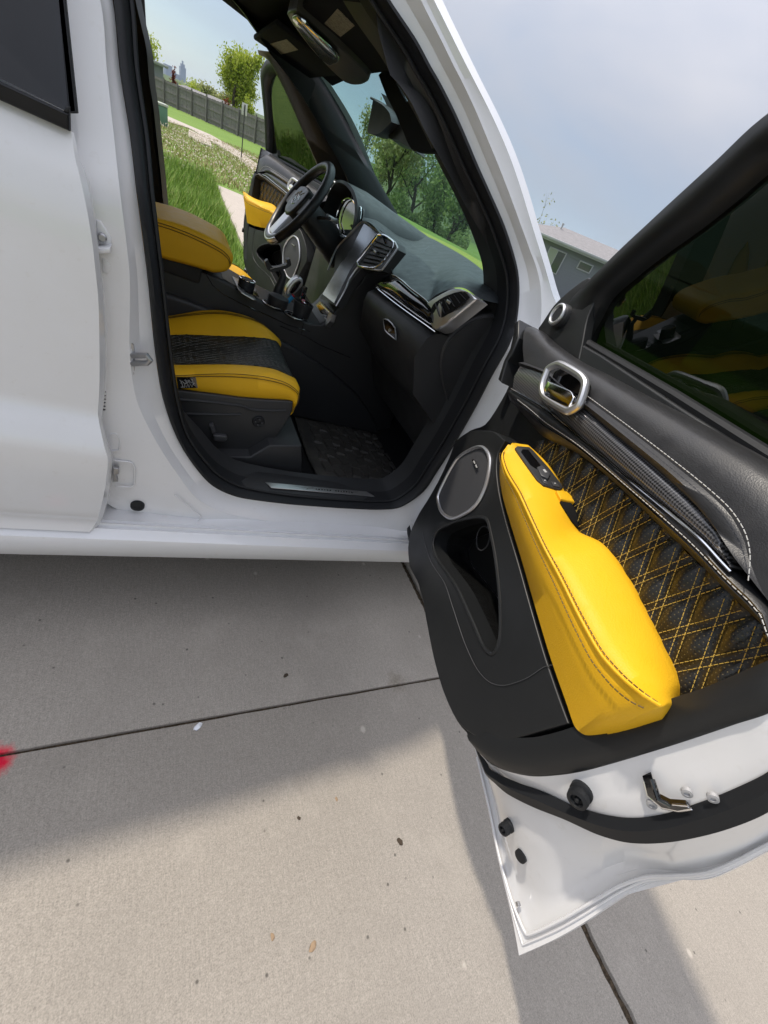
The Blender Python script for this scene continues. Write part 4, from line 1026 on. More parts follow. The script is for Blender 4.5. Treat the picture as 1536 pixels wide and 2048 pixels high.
# rear black return of the trim, curving to the shut face
T0 = [V(p) for p in [(0.8056,-0.13,0.538),(0.8471,-0.146,0.5881),(0.8803,-0.146,0.6375),(0.91,-0.146,0.7089),(0.9245,-0.146,0.7647),(0.9334,-0.146,0.808),(0.9565,-0.146,0.8719),(0.9647,-0.146,0.953),(0.973,-0.146,0.9987),(0.9779,-0.146,1.0413),(0.9819,-0.146,1.0775)]] + [dv_(.985, .14, 1.10)]
T2 = [V(p) for p in [(0.8359,-0.136,0.5431),(0.8724,-0.136,0.5678),(0.9087,-0.136,0.6063),(0.9411,-0.136,0.6688),(0.9587,-0.136,0.723),(0.972,-0.136,0.778),(0.9827,-0.136,0.8429),(0.9937,-0.136,0.9206),(0.9997,-0.136,0.9682),(1.0046,-0.136,1.0108),(1.0089,-0.136,1.0466)]] + [dv_(1.0, .125, 1.12)]
T1 = [a.lerp(b, .5) + Vector((.004, -.006, 0)) for a, b in zip(T0, T2)]
loft('trim_return', [tight([p + Vector((-.014, .075, .014)) for p in T0]), tight([p + Vector((-.01, .004, .01)) for p in T0]), tight(T0), tight(T1), tight([p.lerp(q, .92) + Vector((0, -.004, 0)) for p, q in zip(T0, T2)]), tight([p + Vector((0, .004, 0)) for p in T2])], M['doortrim'], fd, angle=60)

# -- lower panel with the map pocket
lower = [V(p) for p in [(0.1567,-0.13,0.9116),(0.1206,-0.13,0.855),(0.1381,-0.13,0.8106),(0.1572,-0.13,0.7369),(0.1644,-0.13,0.6624),(0.1646,-0.13,0.5974),(0.1819,-0.13,0.533),(0.2237,-0.13,0.4984),(0.2959,-0.13,0.4845),(0.4039,-0.13,0.5099),(0.5077,-0.13,0.5011),(0.6208,-0.13,0.494),(0.7105,-0.13,0.5012),(0.7841,-0.13,0.5245),(0.8277,-0.13,0.5595),(0.8655,-0.13,0.6154),(0.8795,-0.13,0.6526),(0.898,-0.13,0.7325),(0.9134,-0.13,0.8014),(0.88,-0.13,0.8047),(0.8071,-0.13,0.8151),(0.7104,-0.13,0.8349),(0.6154,-0.13,0.8559),(0.5092,-0.13,0.8773),(0.4271,-0.13,0.8998),(0.3675,-0.13,0.9253),(0.3365,-0.13,0.9505),(0.3303,-0.13,0.984),(0.2646,-0.13,0.9737)]]
for p in lower: p.y = -.060
lp = prism('lower_panel', cr(lower, 4, True), (0, -.083, 0), M['doortrim'], fd, bevel=.022, seg=6)
pock = [V(p) for p in [(0.3141,-0.143,0.6316),(0.3099,-0.143,0.6606),(0.3606,-0.143,0.7423),(0.4199,-0.143,0.8094),(0.4538,-0.143,0.8328),(0.4881,-0.143,0.828),(0.5602,-0.143,0.8081),(0.6529,-0.143,0.77),(0.7119,-0.143,0.7345),(0.7303,-0.143,0.7091),(0.7272,-0.143,0.6927),(0.7022,-0.143,0.6786),(0.6341,-0.143,0.6717),(0.5245,-0.143,0.6588),(0.4616,-0.143,0.642),(0.3828,-0.143,0.6183),(0.3317,-0.143,0.6176)]]
for p in pock: p.y = -.02
ck = prism('cutter', cr(pock, 4, True), (0, -.15, 0), M['doortrim'], fd)
ck2 = [p + Vector((0, 0, 0)) for p in pock]
lp.parent = None; ck.parent = None
ck3 = ck.copy(); COL.objects.link(ck3)
cut(lp, ck); lp.parent = fd
tb.parent = None; cut(tb, ck3); tb.parent = fd
# pocket lining: back wall set deep, cup ring and bottle holder rim
pc_ = cr(pock, 4, True)
loft('pocket_lining', [[p + Vector((0, d, 0)) for p in pc_] for d in (-.075, 0)], M['dark'], fd, closed_u=True)
prism('pocket_back', [p + Vector((0, .006, 0)) for p in pc_], (0, -.004, 0), M['dark'], fd)
rim = cr([p + Vector((0, -.122, 0)) for p in pock], 4, True)
tube('pocket_rim', rim, .0045, M['doortrim'], fd, 8, True)
tube('pocket_lamp_ring', cr([V(p) for p in [(0.4083,-0.1,0.7525),(0.4029,-0.1,0.7677),(0.4139,-0.1,0.7852),(0.4344,-0.1,0.7918),(0.4533,-0.1,0.7831),(0.4655,-0.1,0.7648),(0.46,-0.1,0.7426),(0.441,-0.1,0.7343),(0.4198,-0.1,0.7413)]], 4, True), .0016, M['plastic'], fd, 6, True)
wl = [V(p) for p in [(0.1807,-0.136,0.5984),(0.263,-0.1445,0.59),(0.37,-0.1445,0.5912),(0.4772,-0.1445,0.6211),(0.5506,-0.1445,0.6237),(0.6584,-0.1445,0.6265),(0.7306,-0.1445,0.6394),(0.7722,-0.1445,0.6632),(0.7979,-0.1445,0.6984),(0.8159,-0.1445,0.7597),(0.82,-0.1445,0.803),(0.8277,-0.1445,0.8261)]]
tube('panel_accent_line', cr(wl, 6), .0008, M['control'], fd, 6)
gr = [p + Vector((-.003, .001, -.006)) for p in wl]
# speaker
spk = [V(p) for p in [(0.2148,-0.146,0.7099),(0.202,-0.146,0.7373),(0.1905,-0.146,0.8339),(0.2307,-0.146,0.8961),(0.259,-0.146,0.9204),(0.2922,-0.146,0.9301),(0.332,-0.146,0.9231),(0.3774,-0.146,0.8812),(0.3928,-0.146,0.836),(0.3842,-0.146,0.798),(0.3469,-0.146,0.7383),(0.3079,-0.146,0.7134),(0.2635,-0.146,0.7024)]]
sc_ = cr(spk, 5, True)
for p in sc_: p.y = -.147
cen = sum(sc_, Vector()) / len(sc_)
tube('speaker_ring', sc_, .0048, M['satin'], fd, 8, True)
prism('speaker_grille', [cen + (p - cen) * .97 + Vector((0, .006, 0)) for p in sc_], (0, -.004, 0), M['grey'], fd, bevel=.002)
prism('speaker_badge', [V(p) for p in [(0.2679,-0.15,0.8821),(0.2747,-0.15,0.8883),(0.3131,-0.15,0.8865),(0.3081,-0.15,0.8797)]], (0, -.002, 0), M['piano'], fd)
prism('badge_mark', [V(p) for p in [(0.2776,-0.1525,0.8844),(0.281,-0.1525,0.8875),(0.2934,-0.1525,0.8868),(0.2908,-0.1525,0.8834)]], (0, -.001, 0), M['thread'], fd)
prism('badge_mark', [V(p) for p in [(0.2964,-0.1525,0.8839),(0.299,-0.1525,0.8873),(0.3118,-0.1525,0.8863),(0.3092,-0.1525,0.8829)]], (0, -.001, 0), M['thread'], fd)

# -- quilted insert
ins = [V(p) for p in [(0.3638,-0.088,1.0215),(0.3814,-0.088,1.0377),(0.4172,-0.088,1.0539),(0.4917,-0.088,1.0704),(0.6121,-0.088,1.0822),(0.7241,-0.088,1.0858),(0.8081,-0.088,1.0885),(0.8785,-0.088,1.089),(0.9295,-0.088,1.0898)]] + [dv_(.965, .088, 1.08), dv_(.99, .088, 1.062)] + [V(p) for p in [(0.9625,-0.088,1.0596),(0.9589,-0.088,1.0139),(0.9516,-0.088,0.9655),(0.9418,-0.088,0.9426),(0.8872,-0.088,0.9406),(0.7256,-0.088,0.9578),(0.538,-0.088,0.981),(0.4034,-0.088,0.9951)]]
s0_, s1_ = min(p.x for p in ins), max(p.x for p in ins); z0_, z1_ = min(p.z for p in ins), max(p.z for p in ins)
# diamonds from two families of double seams in panel coordinates
def seamdist(s, z, ang):
    pit = PER * sin(ang)
    r = (((s - PS) * sin(ang) - (z - PZ) * cos(ang)) / pit) % 1.0
    return max(0, min(abs(r), abs(1 - r)) * pit - .004)
bm = bmesh.new()
from mathutils.geometry import tessellate_polygon
poly = [(p.x, p.z) for p in cr(ins, 3, True)]
def inside(x, z):
    c = False; j = len(poly) - 1
    for i in range(len(poly)):
        if (poly[i][1] > z) != (poly[j][1] > z) and x < (poly[j][0] - poly[i][0]) * (z - poly[i][1]) / (poly[j][1] - poly[i][1]) + poly[i][0]: c = not c
        j = i
    return c
NX, NZ = 260, 80
vv = {}
ANG1, ANG2 = radians(71), radians(121.5)
PER, PS, PZ = .0475, .798, 1.060      # seams meet at this point of the panel and repeat every PER along it
for i in range(NX + 1):
    for j in range(NZ + 1):
        s = s0_ + (s1_ - s0_) * i / NX; z = z0_ - .03 + (z1_ - z0_ + .03) * j / NZ
        a = seamdist(s, z, ANG1); b = seamdist(s, z, ANG2)
        puff = .0075 * (min(1, a / .014) * min(1, b / .014)) ** .6
        vv[i, j] = bm.verts.new((s, -.088 - puff, z))
for i in range(NX):
    for j in range(NZ):
        q = [vv[i, j], vv[i + 1, j], vv[i + 1, j + 1], vv[i, j + 1]]
        if inside(sum(v.co.x for v in q) / 4, sum(v.co.z for v in q) / 4): bm.faces.new(q)
bmesh.ops.delete(bm, geom=[v for v in bm.verts if not v.link_faces], context='VERTS')
finish(bm, 'quilted_insert', M['perf'], fd, True, 180)
paths = []
for ANG in (ANG1, ANG2):
    pit = PER * sin(ANG); v0 = PS * sin(ANG) - PZ * cos(ANG)
    vals = [s * sin(ANG) - z * cos(ANG) - v0 for s in (s0_, s1_) for z in (z0_, z1_)]
    k0, k1 = int(min(vals) / pit) - 1, int(max(vals) / pit) + 1
    for k in range(k0, k1 + 1):
        for off in (-.0052, .0052):
            v = v0 + k * pit + off
            run = []
            for q in range(260):
                t = -1.2 + 2.6 * q / 259
                s = v * sin(ANG) + t * cos(ANG); z = -v * cos(ANG) + t * sin(ANG)
                if inside(s, z):
                    run.append(Vector((s, -.0905, z)))
                else:
                    if len(run) > 2: paths.append(run)
                    run = []
            if len(run) > 2: paths.append(run)
stitches('quilt_stitching', paths, M['ythread'], fd, .0045, .0020, .00052, (0, -.0006, 0))

# -- trim strip below the carbon: padded black roll with pale stitch, chrome line, carbon blade, upper pad
ru = [V(p) for p in [(0.2166,-0.135,1.0763),(0.2828,-0.135,1.0859),(0.3723,-0.135,1.0992),(0.5108,-0.135,1.1079),(0.6612,-0.135,1.1159),(0.7511,-0.135,1.1226),(0.8249,-0.135,1.1258),(0.8769,-0.135,1.1225),(0.9263,-0.135,1.1217)]] + [dv_(.955, .138, 1.108), dv_(.985, .125, 1.10)]
rl = [V(p) for p in [(0.2081,-0.118,1.0476),(0.3114,-0.118,1.0494),(0.4035,-0.118,1.0503),(0.5238,-0.118,1.0799),(0.6383,-0.118,1.0911),(0.7449,-0.118,1.0945),(0.8249,-0.118,1.0971),(0.8918,-0.118,1.0976),(0.9403,-0.118,1.0984)]] + [dv_(.965, .122, 1.088), dv_(.99, .115, 1.082)]
ru = resample(cr(ru, 5), 40); rl = resample(cr(rl, 5), 40)
loft('padded_roll', [[p + Vector((0, .02, .002)) for p in ru], ru, [a.lerp(b, .3) + Vector((0, -.011, 0)) for a, b in zip(ru, rl)], [a.lerp(b, .62) + Vector((0, -.010, 0)) for a, b in zip(ru, rl)], rl, [p + Vector((0, .045, -.002)) for p in rl]], M['blackleather'], fd, angle=70)
ms = [a.lerp(b, .40) + Vector((0, -.0125, 0)) for a, b in zip(ru, rl)]
stitches('roll_stitching', [ms[3:]], M['thread'], fd, .005, .0028, .0007, (0, -.0008, 0))
tube('roll_seam', [a.lerp(b, .55) + Vector((0, -.0115, 0)) for a, b in zip(ru, rl)][2:], .0012, M['piano'], fd, 6)
cu = [V(p) for p in [(0.1964,-0.14,1.1276),(0.2554,-0.14,1.1415),(0.3174,-0.14,1.1514),(0.3934,-0.14,1.1508),(0.4805,-0.14,1.1525),(0.5861,-0.14,1.153),(0.6946,-0.14,1.1547),(0.7799,-0.14,1.1525),(0.83,-0.14,1.1483),(0.8608,-0.14,1.1361),(0.8766,-0.14,1.1262)]]
cl = [V(p) for p in [(0.2222,-0.14,1.0796),(0.2868,-0.14,1.0898),(0.3759,-0.14,1.1029),(0.4429,-0.14,1.108),(0.5138,-0.14,1.1112),(0.5945,-0.14,1.1162),(0.6642,-0.14,1.1193),(0.7529,-0.14,1.1253),(0.8257,-0.14,1.1288),(0.8579,-0.14,1.1267),(0.877,-0.14,1.1258)]]
cu_, cl_ = cr(cu, 5), cr(cl, 5)
loft('carbon_blade', [[p + Vector((0, .02, .002)) for p in cu_], cu_, [a.lerp(b, .5) + Vector((0, -.006, 0)) for a, b in zip(cu_, cl_)], cl_, [p + Vector((0, .02, -.002)) for p in cl_]], M['carbon'], fd, angle=70)
tube('chrome_line', [p + Vector((0, -.002, -.003)) for p in cl_], .0022, M['chrome'], fd, 8)
# upper pad
pu = [V(p) for p in [(0.0512,-0.085,1.2089),(0.1095,-0.085,1.2125),(0.2138,-0.085,1.207),(0.3305,-0.085,1.2086),(0.4211,-0.085,1.2162),(0.522,-0.085,1.2223),(0.6031,-0.085,1.2285),(0.6871,-0.085,1.2342),(0.7299,-0.085,1.2366),(0.7652,-0.085,1.2385)]] + [dv_(.88, .085, 1.242), dv_(.95, .085, 1.238), dv_(.99, .085, 1.22)]
pd = [V(p) for p in [(0.2043,-0.142,1.1417),(0.2477,-0.142,1.1491),(0.3222,-0.142,1.161),(0.3957,-0.142,1.1625),(0.4776,-0.142,1.1666),(0.6004,-0.142,1.1715),(0.697,-0.142,1.1734),(0.7759,-0.142,1.1735),(0.821,-0.142,1.17),(0.8543,-0.142,1.1596),(0.8777,-0.142,1.1465)]] + [dv_(.92, .140, 1.128), dv_(.985, .125, 1.115)]
pu_, pd_ = resample(cr(pu, 5), 48), resample(cr(pd, 5), 48)
loft('upper_pad', [[p + Vector((0, .05, -.004)) for p in pu_], pu_, [a.lerp(b, .12) + Vector((0, -.022, .002)) for a, b in zip(pu_, pd_)], [a.lerp(b, .35) + Vector((0, -.026, .004)) for a, b in zip(pu_, pd_)], [a.lerp(b, .7) + Vector((0, -.014, 0)) for a, b in zip(pu_, pd_)], pd_, [p + Vector((0, .03, 0)) for p in pd_]], M['blackleather'], fd, angle=80)
# stitched roll between the pad and the carbon
m1 = resample(cr([p + Vector((0, -.002, 0)) for p in cu], 5), 48)
mm_ = [a.lerp(b, .5) + Vector((0, -.010, 0)) for a, b in zip(pd_, m1)]
loft('upper_roll', [pd_[:44], mm_[:44], m1[:44]], M['blackleather'], fd, angle=80)
us = [V(p) for p in [(0.4838,-0.153,1.1736),(0.6062,-0.153,1.1773),(0.7011,-0.153,1.1792),(0.7785,-0.153,1.1793),(0.8243,-0.153,1.1767),(0.8574,-0.153,1.1674),(0.8806,-0.153,1.153),(0.9029,-0.153,1.1303)]]
stitches('pad_stitching', [cr(us, 8)], M['thread'], fd, .005, .0028, .0007, (0, -.0008, 0))
# pad front end cap
prism('pad_end_cap', [V(p) for p in [(0.0489,-0.085,1.2082),(0.0352,-0.085,1.1902),(0.0576,-0.085,1.1802),(0.0915,-0.085,1.1402),(0.0975,-0.085,1.1089),(0.124,-0.085,1.0641),(0.1457,-0.085,1.0646),(0.111,-0.085,1.1141),(0.1145,-0.085,1.1343),(0.1002,-0.085,1.1743)]], (0, -.05, 0), M['doortrim'], fd, bevel=.006)

# -- inside handle
hr = [V(p) for p in [(0.3579,-0.16,1.1377),(0.3422,-0.16,1.1688),(0.3646,-0.16,1.1877),(0.4447,-0.16,1.1946),(0.4719,-0.16,1.1885),(0.4938,-0.16,1.1545),(0.4814,-0.16,1.1352),(0.3866,-0.16,1.1233)]]
hr_ = cr(hr, 6, True)
tube('handle_bezel', [Vector((p.x, -.164, p.z)) for p in hr_], .0078, M['satin'], fd, 10, True)
hc = sum(hr_, Vector()) / len(hr_)
prism('handle_cup', [Vector((hc.x + (p.x - hc.x) * .95, -.146, hc.z + (p.z - hc.z) * .95)) for p in hr_], (0, -.003, 0), M['piano'], fd)
hl = [V(p) for p in [(0.3766,-0.158,1.1361),(0.3728,-0.158,1.152),(0.4552,-0.158,1.1649),(0.475,-0.158,1.159),(0.4794,-0.158,1.1416),(0.4656,-0.158,1.1369),(0.3961,-0.158,1.1261)]]
prism('handle_lever', cr(hl, 4, True), (0, -.012, 0), M['chrome'], fd, bevel=.005, seg=4)

# -- armrest: yellow padded shelf
aL = [V(p) for p in [(0.3651,-0.15,0.9919),(0.3655,-0.15,0.9589),(0.3995,-0.15,0.9301),(0.4573,-0.15,0.9074),(0.5315,-0.15,0.8908),(0.6341,-0.15,0.8701),(0.7257,-0.15,0.8498),(0.8191,-0.15,0.8307),(0.8895,-0.15,0.8207),(0.9254,-0.15,0.816),(0.9412,-0.15,0.8265),(0.9535,-0.15,0.8626)]]
aR = [V(p) for p in [(0.3836,-0.16,0.9981),(0.4076,-0.175,0.9785),(0.4757,-0.19,0.9727),(0.5627,-0.2,0.9764),(0.6235,-0.2,0.9699),(0.6964,-0.2,0.9626),(0.763,-0.2,0.9589),(0.8333,-0.2,0.9531),(0.8933,-0.2,0.9519),(0.9342,-0.2,0.9619),(0.9599,-0.2,0.9733),(0.974,-0.19,0.9783)]]
aU = [V(p) for p in [(0.3805,-0.15,1.0041),(0.3807,-0.118,1.0121),(0.4552,-0.105,1.0152),(0.5208,-0.1,1.007),(0.5748,-0.1,0.9936),(0.6295,-0.1,0.9777),(0.6942,-0.1,1.0013),(0.7682,-0.1,0.9998),(0.833,-0.1,0.9884),(0.8914,-0.1,0.9771),(0.9309,-0.1,0.9656),(0.9459,-0.1,0.9488)]]
aE = [V(p) for p in [(0.3784,-0.15,1.0015),(0.3719,-0.15,0.9776),(0.3944,-0.15,0.9517),(0.4539,-0.15,0.9389),(0.5296,-0.15,0.9301),(0.6398,-0.15,0.9068),(0.7292,-0.15,0.8911),(0.8113,-0.15,0.8801),(0.8799,-0.15,0.8739),(0.9219,-0.15,0.8787),(0.9446,-0.15,0.8945),(0.9591,-0.15,0.915)]]
lowm = [a.lerp(b, .5) + Vector((0, -.004, 0)) for a, b in zip(aL, aR)]
lowm2 = [a.lerp(b, .85) + Vector((0, -.006, -.001)) for a, b in zip(aL, aR)]
topm = [a.lerp(b, .25) + Vector((0, -.002, .004)) for a, b in zip(aR, aU)]
topm2 = [a.lerp(b, .6) + Vector((0, 0, .003)) for a, b in zip(aR, aU)]
topm3 = [a.lerp(b, .9) + Vector((0, 0, .002)) for a, b in zip(aR, aU)]
back = [p + Vector((0, .03, -.01)) for p in aU]
underb = [p + Vector((0, .03, .004)) for p in aL]
rl_ = [underb, aL, lowm, lowm2, aR, topm, topm2, topm3, aU, back]
for r in rl_:                                     # turn the rear end down into the panel
    e = r[-1]; d_n = max(0, -e.y - .10)
    r += [Vector((e.x - .17 * d_n * .4 + .004, e.y + d_n * .4, e.z - .8 * d_n * .4)), Vector((e.x - .17 * d_n + .004, e.y + d_n, e.z - .8 * d_n))]
arm_o = loft('armrest', [cr(r, 6) for r in rl_], M['yellow'], fd, angle=70)
aR, aL, topm2 = aR[:-2], aL[:-2], topm2[:-2]
r_a = cr([p.lerp(q, .06) + Vector((0, -.005, .0015)) for p, q in zip(aR, topm2)], 6)
r_b = cr([p.lerp(q, .13) + Vector((0, -.0100, -.001)) for p, q in zip(aR, aL)], 6)
stitches('armrest_stitching', [r_a[5:-1], r_b[5:-1]], M['dthread'], fd, .0055, .0025, .0010, (0, -.0005, .0002))
tube('armrest_seam', [p + Vector((0, -.0045, 0)) for p in cr(aR, 6)][4:], .0022, M['yellow'], fd, 6)
# pull lip and dark shade pad next to the switches, and the switch plate
AN = Vector((.05, -.40, .917)).normalized()        # the armrest top slopes a little to the cabin
def onarm(name, pts, lo_h, hi_h, m, bevel=0.0):
    return prism(name, [Vector(p) + AN * lo_h for p in pts], AN * (hi_h - lo_h), m, fd, bevel=bevel)
sw = [(.396, -.1527, .9961), (.3904, -.1462, 1.0006), (.3971, -.1224, 1.0108), (.4124, -.1195, 1.0119), (.4807, -.1109, 1.0116), (.5257, -.1000, 1.0064), (.5333, -.0981, 1.0035), (.5455, -.1128, 1.0014), (.5373, -.1464, .9963), (.5199, -.1532, .9953), (.4597, -.1531, .9951)]
onarm('switch_plate', sw, -.006, .0045, M['plastic'], .0015)
onarm('switch_recess', [(.4023, -.147, .998), (.4082, -.1293, 1.0069), (.47, -.126, 1.0067), (.4836, -.1394, 1.0006), (.4682, -.1461, .9982)], .003, .0052, M['piano'])
onarm('window_switch', [(.48, -.138, 1.0012), (.4736, -.1253, 1.0068), (.5026, -.1182, 1.0071), (.5198, -.1306, 1.002), (.5105, -.1418, .999)], .003, .0085, M['control'], .002)
onarm('switch_mark', [(.4912, -.131, 1.0037), (.4896, -.1262, 1.0056), (.4996, -.1247, 1.0053), (.5015, -.1297, 1.0035)], .008, .009, M['thread'])
onarm('lock_switch', [(.5176, -.1448, .9979), (.5248, -.1347, 1.0003), (.5373, -.1363, .9986), (.5324, -.1444, .9972)], .003, .0065, M['control'], .0012)
onarm('lock_switch', [(.5254, -.1261, 1.0025), (.528, -.1145, 1.0046), (.5393, -.1093, 1.0031), (.5384, -.1254, 1.0007)], .003, .0065, M['control'], .0012)
for q in ((.5253, -.1393, .999), (.5317, -.1194, 1.003)):
    lathe('switch_mark', [(.0018, 0), (.0016, .0008), (.0003, .0008)], M['thread'], fd, AN, Vector(q) + AN * .0065, 8)
onarm('pull_shade_pad', cr([(.5769, -.123, .9927), (.5675, -.1045, .9965), (.5795, -.0975, .9975), (.6031, -.0935, .9905), (.6238, -.0914, .9765), (.6159, -.1036, .98), (.5987, -.1159, .9871)], 2, True), -.004, .0035, M['dark'])  # raised dark pad stands in for the shade of a recess
onarm('pull_lip', cr([(.5530, -.126, 1.0005), (.5480, -.098, 1.0035), (.5650, -.0905, 1.0030), (.5765, -.0900, .9990), (.5740, -.122, .9950)], 2, True), -.006, .0065, M['yellow'], .003)
# -- window: glass, frame and mirror sail
fo = [V(p) for p in [(0.0913,-0.07,1.2294),(0.0912,-0.0683,1.2717),(0.0987,-0.0641,1.3003),(0.169,-0.0876,1.3622),(0.2271,-0.1071,1.4133),(0.3041,-0.1311,1.4765),(0.3918,-0.157,1.5448),(0.4448,-0.1727,1.5861)]] + [dv_(.62, .20, 1.642), dv_(.80, .212, 1.675), dv_(.98, .205, 1.66), dv_(1.06, .19, 1.60), dv_(1.07, .10, 1.40), dv_(1.065, .05, 1.25)]
fi = [V(p) for p in [(0.2503,-0.05,1.2202),(0.2312,-0.0541,1.2608),(0.2397,-0.0803,1.3299),(0.2878,-0.099,1.379),(0.3393,-0.1149,1.4207),(0.405,-0.1325,1.4672),(0.4458,-0.1451,1.5004),(0.4885,-0.1594,1.5378)]] + [dv_(.63, .185, 1.585), dv_(.80, .195, 1.615), dv_(.94, .19, 1.60), dv_(.99, .175, 1.55), dv_(1.01, .10, 1.40), dv_(1.015, .05, 1.25)]
fo_, fi_ = cr(fo, 5), cr(fi, 5)
nrm = Vector((0, -1, -.1)).normalized()
loft('window_frame', [[p + Vector((0, .05, 0)) for p in fo_], [p + Vector((0, .0, 0)) for p in fo_], [a.lerp(b, .3) + Vector((0, -.018, 0)) for a, b in zip(fo_, fi_)], [a.lerp(b, .75) + Vector((0, -.016, 0)) for a, b in zip(fo_, fi_)], fi_, [p + Vector((0, .03, 0)) for p in fi_]], M['doortrim'], fd, angle=60)
gl = [p + Vector((0, .022, 0)) for p in fi_]
bm = bmesh.new()
n_ = len(gl)
bel = [dv_(.12 + (1.03 - .12) * i / (n_ - 1), .035, 1.225) for i in range(n_)]
cols = []
for a, b in zip(gl, bel): cols.append([bm.verts.new(a), bm.verts.new(b)])
for i in range(n_ - 1): bm.faces.new((cols[i][0], cols[i + 1][0], cols[i + 1][1], cols[i][1]))
finish(bm, 'window_glass', M['tint'], fd, True, 180)
sl = [V(p) for p in [(0.0719,-0.06,1.2307),(0.0748,-0.06,1.2737),(0.0989,-0.06,1.3144),(0.1409,-0.06,1.3546),(0.2098,-0.06,1.3385),(0.2305,-0.06,1.2874),(0.2705,-0.06,1.2411),(0.3,-0.06,1.2061),(0.1742,-0.06,1.204),(0.0698,-0.06,1.211)]]
prism('mirror_sail', cr(sl, 3, True), (0, -.022, 0), M['doortrim'], fd, bevel=.012, seg=4)
tw = V([(0.1425,-0.095,1.261)][0])
tube('tweeter_ring', [tw + Vector((.022 * cos(a), -.004, .022 * sin(a))) for a in [2 * pi * k / 32 for k in range(32)]], .0045, M['satin'], fd, 10, True)
lathe('tweeter_pod', [(.030, -.014), (.028, -.004), (.024, .001), (.0005, .001)], M['doortrim'], fd, (0, -1, 0), tw, 28)
for k in range(7):
    xx = -.015 + .005 * k; hz_ = math.sqrt(max(0, .019 ** 2 - xx ** 2))
    box('tweeter_slat', tw + Vector((xx - .0012, -.0045, -hz_)), tw + Vector((xx + .0012, -.0015, hz_)), M['grey'], fd)
bel_s = [dv_(.13 + .85 * k / 12, .062, 1.243 - .004 * abs(k - 6) / 6) for k in range(13)]
tube('belt_seal', bel_s, .010, M['rubber'], fd, 8)

# ================================================================== the other front door: the same door, mirrored and open on the far side
fd2 = empty('front_door', car, (1.052, 1.89, 0)); fd2.rotation_euler = (0, 0, pi - radians(72)); fd2.scale = (1, -1, 1)
fd2['label'] = 'open driver door seen through the cabin'
for ch in list(fd.children):
    c = ch.copy(); COL.objects.link(c); c.parent = fd2
    if 'kind' in ch: c['kind'] = ch['kind']

# ================================================================== cabin
# floor, tunnel and firewall
loft('cabin_floor', [[Vector((x, y, z)) for x, z in ((-1.9, .42), (-.2, .40), (.4, .375), (.55, .355), (1.12, .355), (1.28, .44), (1.36, .70), (1.36, 1.1))] for y in (.14, .30, .97, 1.64, 1.80)], M['carpet'], car, angle=40)
SX = [.16, .30, .45, .60, .75, .90, 1.0]
loft('scuff_panel', [[Vector((x, y, z)) for x in SX] for y, z in ((.118, .452), (.125, .468), (.15, .474), (.215, .472), (.235, .462), (.245, .40), (.25, .345))], M['plastic'], car, angle=40)
sp_ = [V(p) for p in [(0.4411,0.1568,0.4752),(0.8691,0.1772,0.4752),(0.8542,0.1502,0.4752),(0.4558,0.1316,0.4752)]]
plt = empty('sill_plate', car)
prism('plate', sp_, (0, 0, .0018), M['satin'], plt, bevel=.0008)
a0, a1 = sp_[0].lerp(sp_[3], .5), sp_[1].lerp(sp_[2], .5)
for k in range(14):
    t = .40 + .026 * k
    if k == 6: continue
    c = a0.lerp(a1, t) + Vector((0, 0, .0018)); w = .0028 if k % 3 else .0018
    prism('plate_letter', [c + Vector((-w, -.003, 0)), c + Vector((w, -.003, 0)), c + Vector((w + .0015, .003, 0)), c + Vector((-w + .0015, .003, 0))], (0, 0, .0003), M['piano'], plt)
for t in (.33, .76):
    c = a0.lerp(a1, t) + Vector((0, 0, .002)); tube('plate_stripe', [c + Vector((-.008, -.006, 0)), c + Vector((.0, .002, 0)), c + Vector((.02, .006, 0))], .0007, M['piano'], plt, 4)

